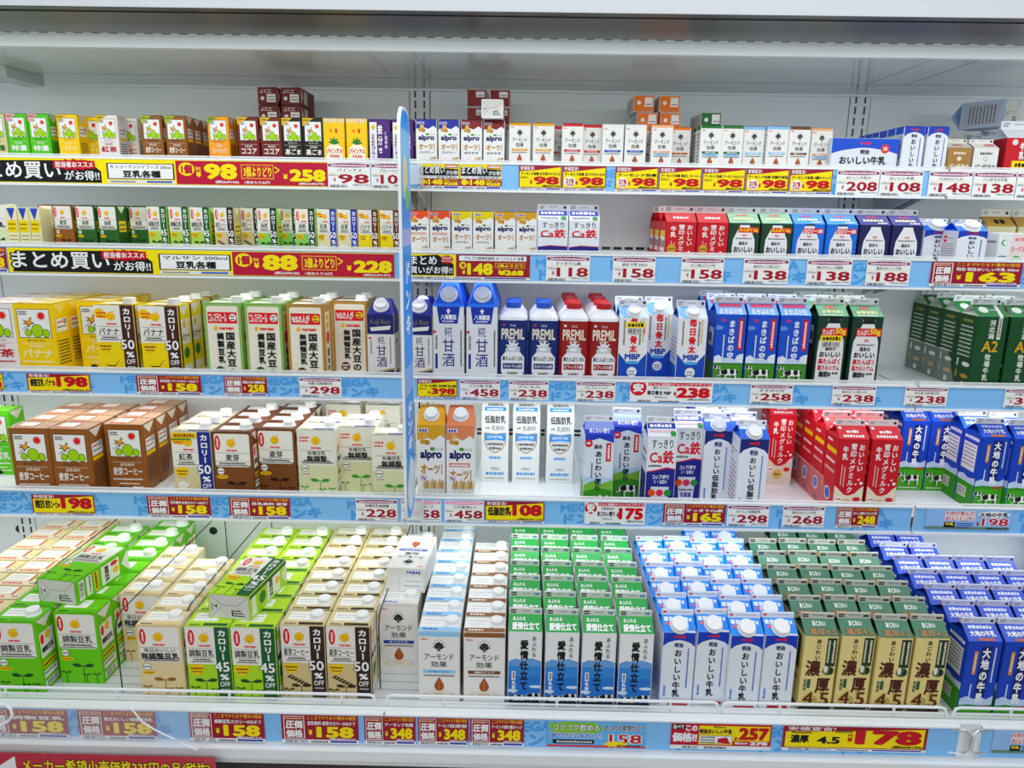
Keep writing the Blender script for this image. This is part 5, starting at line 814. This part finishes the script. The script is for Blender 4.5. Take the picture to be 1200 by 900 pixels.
K('Q_blue', MK, MC, 'blue-topped capped milk carton', lambda n: gable(n, .0685, .070, .170, 'dfe4ee', VS(F_oishii('おいしい牛乳'), .94)+[('r', .25, .965, .9, 1, 'b02030')], S_mei, '3a8ee0', [('d', .06, .12, .94, .36, 'e9eef8'), ('e', .2, .5, .12, .08, 'e0708a'), ('d', .70, .86, .97, .97, WH)], .022, .011, 'e6ebf2', cap=.0172, gus='3288e0', fin_ops=[('r', .05, .2, .15, .6, 'c33'), ('d', .25, .3, .85, .5, 'aab8cc')]))
K('Q_gold', MK, MC, 'gold and green milk carton', lambda n: gable(n, .0700, .070, .172, 'd8c888', F_rich(), [('r', .1, .05, .8, .5, '3a4a34'), ('d', .2, .6, .8, .64, '5a4a2a'), ('r', 0, .95, 1, 1, '2a241e')], '54806a', [('t', 'あじわい', .30, .14, .70, .44, WH, .04), ('o', '濃厚4.5', .12, .52, .95, .95, 'a8805a', '4a6a56')], .022, .012, 'c9cac0', gus='26382c', fin_ops=[('r', .04, .2, .22, .45, '333'), ('r', .04, .55, .22, .8, '444'), ('d', .35, .3, .7, .5, '778'), ('r', .78, .35, .96, .7, '222')]))
# ---------------------------------------------------------------- setting them out
SHELF = {1: 'on top shelf', 2: 'on second shelf', 3: 'on third shelf', 4: 'on fourth shelf', 5: 'in bottom tray'}
TH = ['first', 'second', 'third', 'fourth', 'fifth', 'sixth', 'seventh', 'eighth', 'ninth', 'tenth']
ALL = []
def put(key, mtx, label, grp=None):
    k = KIND[key]
    if k[4] is None: o = k[3](k[0]); k[4] = o
    else:
        o = k[4].copy(); C.objects.link(o)
        for ch in k[4].children:
            c = ch.copy(); C.objects.link(c); c.parent = o
    for p in ('group',):
        if p in o: del o[p]
    o.matrix_world = mtx; tag(o, label, k[1], grp); ALL.append(o); return o
rj = random.Random(11)
def block(key, row, cols, ref, n=1, back=0, pitch=None, rot=0, lab=None):
    """columns of one kind: px centres at the front, n cartons deep"""
    D, zd, yr = ROW[row]; cols = [c if isinstance(c, tuple) else (c, n, back) for c in cols]
    KIND[key]; d0 = None; many = len(cols)*max(c[1] for c in cols) > 1; desc = KIND[key][2]
    for ci, (px, cn, bk) in enumerate(cols):
        for i in range(cn):
            o0 = KIND[key][4]
            if d0 is None and o0 is not None: d0 = max(v[1] for v in o0.bound_box)-min(v[1] for v in o0.bound_box)
            if d0 is None: KIND[key][4] = KIND[key][3](KIND[key][0]); first = True; o0 = KIND[key][4]; d0 = max(v[1] for v in o0.bound_box)-min(v[1] for v in o0.bound_box)
            p = pitch or d0+.0012
            x = px if isinstance(px, float) and abs(px) < 3 else at(px, yr, D+bk)[0]; y = D+bk+d0/2+i*p
            if y+d0/2 > 1.978: break
            cp = '%s column from %s' % (TH[ci], ref) if len(cols) > 1 else 'beside %s' % ref
            rp = '' if cn == 1 else (', front one' if i == 0 else ', %s back' % TH[i])
            l = lab[ci] if lab and i == 0 else '%s %s, %s%s' % (desc, SHELF[row], cp, rp)
            M = Matrix.Translation((x+rj.uniform(-.0006, .0006), y+rj.uniform(-.0004, .0004)+(rj.uniform(0, .0025) if i == 0 and cn == 1 else 0), E0+DECK(row, x)+.0003)) @ Matrix.Rotation(math.radians(rot+rj.uniform(-.7, .7)), 4, 'Z')
            if KIND[key][4].get('label') is None:
                o = KIND[key][4]; o.matrix_world = M; tag(o, l, KIND[key][1], None); ALL.append(o)
            else: o = put(key, M, l)
            if many: o['group'] = '%ss %s' % (desc, SHELF[row])
def lying(key, px, py, D, z, label, grp=None, rz=0, head=False):
    """a carton on its back, its base (or its top, head=True) to the aisle; z = height it rests on"""
    if KIND[key][4] is None: KIND[key][4] = KIND[key][3](KIND[key][0])
    o0 = KIND[key][4]; hd = max(v[1] for v in o0.bound_box)
    x = px if abs(px) < 3 else at(px, py, D)[0]
    R = Matrix.Rotation(math.radians(rz), 4, 'Z')
    R = R @ (Matrix.Rotation(math.pi/2, 4, 'X') @ Matrix.Rotation(math.pi, 4, 'Z') if head else Matrix.Rotation(-math.pi/2, 4, 'X'))
    hh = max(v[2] for v in o0.bound_box)
    M = Matrix.Translation((x, D+(hh if head else 0), E0+z+hd+.0004)) @ R
    if o0.get('label') is None:
        o0.matrix_world = M; tag(o0, label, KIND[key][1], grp); ALL.append(o0)
    else: put(key, M, label, grp)
# top shelf
block('t_cream', 1, [-5], 'bright green cartons'); block('t_rich', 1, [(21.5, 2, 0), (47.5, 2, 0)], 'frame edge')
block('t_banana', 1, [(80, 2, 0), (107, 2, .045)], 'bright green cartons'); block('t_tea', 1, [(126.5, 1, 0)], 'yellow banana cartons'); block('t_plain', 1, [(150, 1, .05), (172, 1, .09)], 'black-tea carton')
block('t_malt', 1, [(179, 2, 0), (206.5, 3, 0)], 'black-tea carton'); block('t_fruit', 1, [(256.5, 3, 0)], 'barley coffee cartons'); block('t_cocoa', 1, [(291.5, 5, 0), (317.7, 5, 0), (341, 4, .045)], 'orange carton'); block('t_sesame', 1, [(342.5, 1, 0), (367, 1, 0)], 'cocoa cartons')
block('t_pine', 1, [(391.5, 2, 0), (418.5, 2, 0)], 'black sesame cartons'); block('t_iron', 1, [(445, 2, 0), (472, 2, 0)], 'pineapple cartons')
zt = .0843+.1135
for j, (z, nm) in enumerate(((zt, 'lower'), (zt+.0393, 'upper'))):
    for px, tx in ((314, 'orange fruit'), (341, 'black sesame')): lying('t_cocoa', px, 120, 1.80, z, 'dark red cocoa carton lying in %s layer of stack, %s side' % (nm, tx), 'stacked cocoa cartons', head=True)
block('o_blue', 1, [500, 526], 'aisle flag', 2); block('o_red', 1, [(552.5, 5, 0), (578.8, 5, 0)], 'blue-topped oat cartons')
for j, (z, nm) in enumerate(((zt, 'lower'), (zt+.0393, 'upper'))):
    for px, tx in ((559, 'milk tea'), (586, 'almond')): lying('o_red', px, 120, 1.79, z, 'dark red oat cocoa carton lying in %s layer, %s side' % (nm, tx), 'stacked oat cocoa cartons', head=True)
lying('o_tan', 577, 127, 1.663, zt, 'white-bottomed oat carton lying in front of the red stack, base showing')
block('a_yellow', 1, [609, 636.5], 'oat cocoa cartons', 2); block('a_red', 1, [(671, 1, 0), (659, 1, .06), (694, 2, .02)], 'yellow-topped cartons'); block('a_white', 1, [718.5, 745], 'red-topped cartons', 2)
block('a_peach', 1, [(776, 1, 0)], 'the orange stack', lab=['small peach-banded almond carton standing in front of the orange stack']); block('a_orange', 1, [(766, 4, .080), (797.5, 5, .042)], 'plain white cartons')
za = .0843+.1095
for j, (z, nm) in enumerate(((za, 'lower'), (za+.0375, 'upper'))):
    for px, tx in ((754 if j else 759, 'plain white'), (784 if j else 786, 'dark green')): lying('a_orange', px, 135, 1.79, z, 'orange almond carton lying in %s layer of stack, %s side' % (nm, tx), 'stacked orange almond cartons', head=True)
block('a_green', 1, [(833, 6, 0), (858.5, 5, 0)], 'orange stack'); lying('a_green', 833, 145, 1.77, za, 'almond carton lying across the dark green-topped almond cartons', head=True)
block('a_sky', 1, [(883.5, 2, .012), (911.5, 2, 0)], 'green-topped cartons'); block('a_brown', 1, [937.3], 'sky-blue cartons', 1, lab=['small brown-topped almond carton beside the sky-blue-topped pair'])
block('a_peach', 1, [(963, 1, .02)], 'brown-topped carton', lab=['small peach-banded almond carton at the end beside brown-topped one'])
block('m_three', 1, [1015], 'peach almond carton'); block('m_slim', 1, [(1071, 6, .0), (1099, 6, 0)], 'wrapped three-pack')
block('m_cafe', 1, [1127], 'slim milk cartons'); block('m_bread', 1, [1158.5], 'brown coffee milk'); block('m_redwide', 1, [1203], 'short white carton', 1)
block('m_gablewhite', 1, [(1199, 3, .068)], 'the uprights', lab=None); lying('m_pale', 1185, 140, 1.79, .0843+.125, 'pale blue carton lying on top of the red gabled cartons', rz=30)
# second shelf
block('s_plain', 2, [-3], 'pale yellow cartons'); block('s_pale', 2, [14.5, 28, 41.5], 'frame edge'); block('s_malt', 2, [(59, 2, .045), (74.5, 1, 0)], 'pale yellow cartons'); block('s_matcha', 2, [(101, 2, 0), (127, 2, 0), (163, 2, .042)], 'brown malt cartons')
block('s_cut45', 2, [184.5, 210, 235], 'matcha cartons', 2); block('s_malt50', 2, [(263, 2, 0), (294, 2, .042)], 'calorie-cut cartons'); block('s_matcha50', 2, [(313.5, 1, 0), (339, 3, .03), (357.7, 1, -.009)], 'barley coffee'); block('s_tea50', 2, [(383, 2, 0), (407.3, 2, 0)], 'matcha cartons'); block('s_ban50', 2, [(432, 2, 0), (456.7, 2, 0)], 'black tea cartons')
block('o_orange', 2, [490.5, 515.3], 'aisle flag', 2); block('o_yellow', 2, [541, 566.5], 'orange-topped cartons', 2); block('o_tan', 2, [592, 617], 'lemon-topped cartons', 2)
block('h_iron', 2, [648, 685], 'tan-topped cartons', 2); block('h_red', 2, [(798, 3, 0), (835.5, 2, 0)], 'empty stretch'); block('h_green', 2, [873, 911], 'red cartons', 2); block('h_blue', 2, [949, 987.5], 'green cartons', 2); block('h_navy', 2, [1026, 1064], 'blue cartons', 2)
block('h_cap', 2, [(1102, 1, .062), (1142, 1, 0)], 'navy cartons'); block('h_gold', 2, [(1174, 1, .12), (1211, 1, .12)], 'capped cartons'); block('h_tub', 2, [(1192, 1, .004)], 'capped cartons')
# third shelf
block('L_tea', 3, [-3], 'frame edge', 5); block('L_banana', 3, [(42, 5, 0), (116, 4, .064)], 'black-tea carton'); block('L_ban50', 3, [(136, 1, 0), (188, 5, 0)], 'yellow cartons')
block('L_domg', 3, [262.5, 310], 'banana cartons', 3); block('L_domy', 3, [(359, 3, 0), (410, 2, .075)], 'green-edged cartons'); block('R_koji', 3, [(446, 1, 0), (491, 2, 0)], 'gold-edged cartons'); block('R_tall', 3, [525.5, 565], 'navy-topped cartons', 3)
block('P_blue', 3, [601, 637], 'rice drink cartons', 2); block('P_red', 3, [672.5, 708], 'blue-capped bottles', 4)
block('Q_bonestick', 3, [742], 'red-capped bottles', lab=['bone-health milk carton with yellow discount sticker on third shelf']); block('Q_bone', 3, [(at(742, 400, 1.69)[0], 1, .073), (772, 1, .073), (811, 1, 0)], 'red-capped bottles'); block('Q_sky', 3, [(855.5, 3, 0), (893, 2, 0), (931, 2, 0)], 'bone-health cartons')
block('Q_protstick', 3, [975], 'pasture cartons', lab=['dark green protein milk carton with discount sticker on third shelf']); block('Q_prot', 3, [(at(975, 400, 1.69)[0], 2, .073), (1014.5, 3, 0)], 'pasture cartons'); block('Q_ranch', 3, [(1160, 4, .0), (1199, 3, 0)], 'protein cartons')
# fourth shelf
block('L_green', 4, [(-4, 1, .14)], 'brown coffee cartons'); block('L_coffee', 4, [(37, 4, 0), (84, 4, 0), (148.5, 4, .045)], 'frame edge'); block('L_tea50', 4, [225.5], 'brown coffee cartons', 3); block('L_malt', 4, [(273, 4, 0), (324.5, 4, .03)], 'tea carton')
block('L_organic', 4, [(372, 2, .03), (419.5, 2, .061), (459, 1, 0), (404, 1, .27), (450, 1, .27)], 'malt cartons'); block('OL_gold', 4, [505], 'aisle flag'); block('OL_orange', 4, [539], 'gold-topped carton')
block('Q_plain', 4, [(580, 1, .18), (616, 1, .18), (655.5, 2, .18)], 'oat cartons'); block('Q_cow', 4, [(702, 1, 0), (734, 1, .072)], 'plain white cartons'); block('Q_iron', 4, [(775, 1, 0), (806, 1, .072)], 'cow cartons'); block('Q_low', 4, [(840, 3, .06), (882.5, 3, 0)], 'iron-enriched cartons')
block('Q_red', 4, [(914, 1, .20), (999, 4, 0), (1038, 3, 0)], 'low-fat cartons'); block('Q_meadow', 4, [(1069, 2, .18), (1102, 2, .18), (1164, 2, .05), (1203, 2, .04)], 'red cartons')
# bottom tray
block('L_flat', 5, [(-1.233, 8, .03), (-1.138, 8, .03)], 'frame edge'); block('L_plain', 5, [(-1.0445, 8, .003), (-.9375, 8, .042)], 'cream flat-topped cartons'); block('L_cream', 5, [(-.8405, 4, .124), (-.7395, 5, 0)], 'plain green cartons')
block('L_cut45', 5, [(-.6385, 8, 0), (-.5430, 8, 0)], 'cream cartons'); block('L_malt50', 5, [(-.4435, 8, .012), (-.3475, 8, .012)], 'green calorie-cut cartons')
block('AL_white', 5, [(468, 6, .105)], 'barley cartons'); block('AL_sky', 5, [(514.5, 9, 0)], 'plain almond cartons'); block('AL_brown', 5, [(567.5, 7, 0)], 'sky-blue almond cartons')
block('Q_love', 5, [(614.7, 7, 0), (657.7, 7, 0), (701, 7, 0), (744.7, 7, 0)], 'almond cartons'); block('Q_blue', 5, [(794, 6, .012), (833.3, 6, .018), (872.8, 7, .006), (912, 7, .010)], 'green-gabled cartons')
block('Q_gold', 5, [(959, 6, .006), (1002, 7, .01), (1045.5, 7, .006), (1088, 7, .008)], 'blue-topped cartons', 6); block('Q_navy', 5, [(1150, 7, 0), (1193.5, 7, 0), (1237, 5, .0), (1280, 5, .0)], 'gold cartons')
block('Q_meadow', 5, [(1228, 1, .5), (1272, 1, .5)], 'navy rows')
ZT = -1.011+.1685
lying('L_plain', -.992, 0, 1.432, ZT, 'litre green soy carton lying on green cartons with its base to the aisle', rz=-9)
lying('L_cut45', -.599, 0, 1.384, ZT, 'calorie-cut green soy carton lying on its back across calorie-cut cartons', rz=-8)
lying('AL_white', -.240, 0, 1.512, ZT, 'litre white almond carton lying with its cap to the aisle', rz=-3, head=True)
bpy.context.view_layer.update()
# caps pressed under the lying cartons are out of sight: take those out so nothing pokes through
for x0, x1, y0, y1 in ((-1.05, -.885, 1.42, 1.66), (-.655, -.515, 1.375, 1.60), (-.295, -.165, 1.50, 1.73)):
    for o in [o for o in list(C.objects) if o.name.startswith('cap') and o.parent]:
        q = o.matrix_world @ Vector(o.bound_box[0]); q2 = o.matrix_world @ Vector(o.bound_box[6]); c = (q+q2)/2
        if x0 < c.x < x1 and y0 < c.y < y1 and c.z < E0+ZT+.03 and c.z > E0+ZT-.03: bpy.data.objects.remove(o)
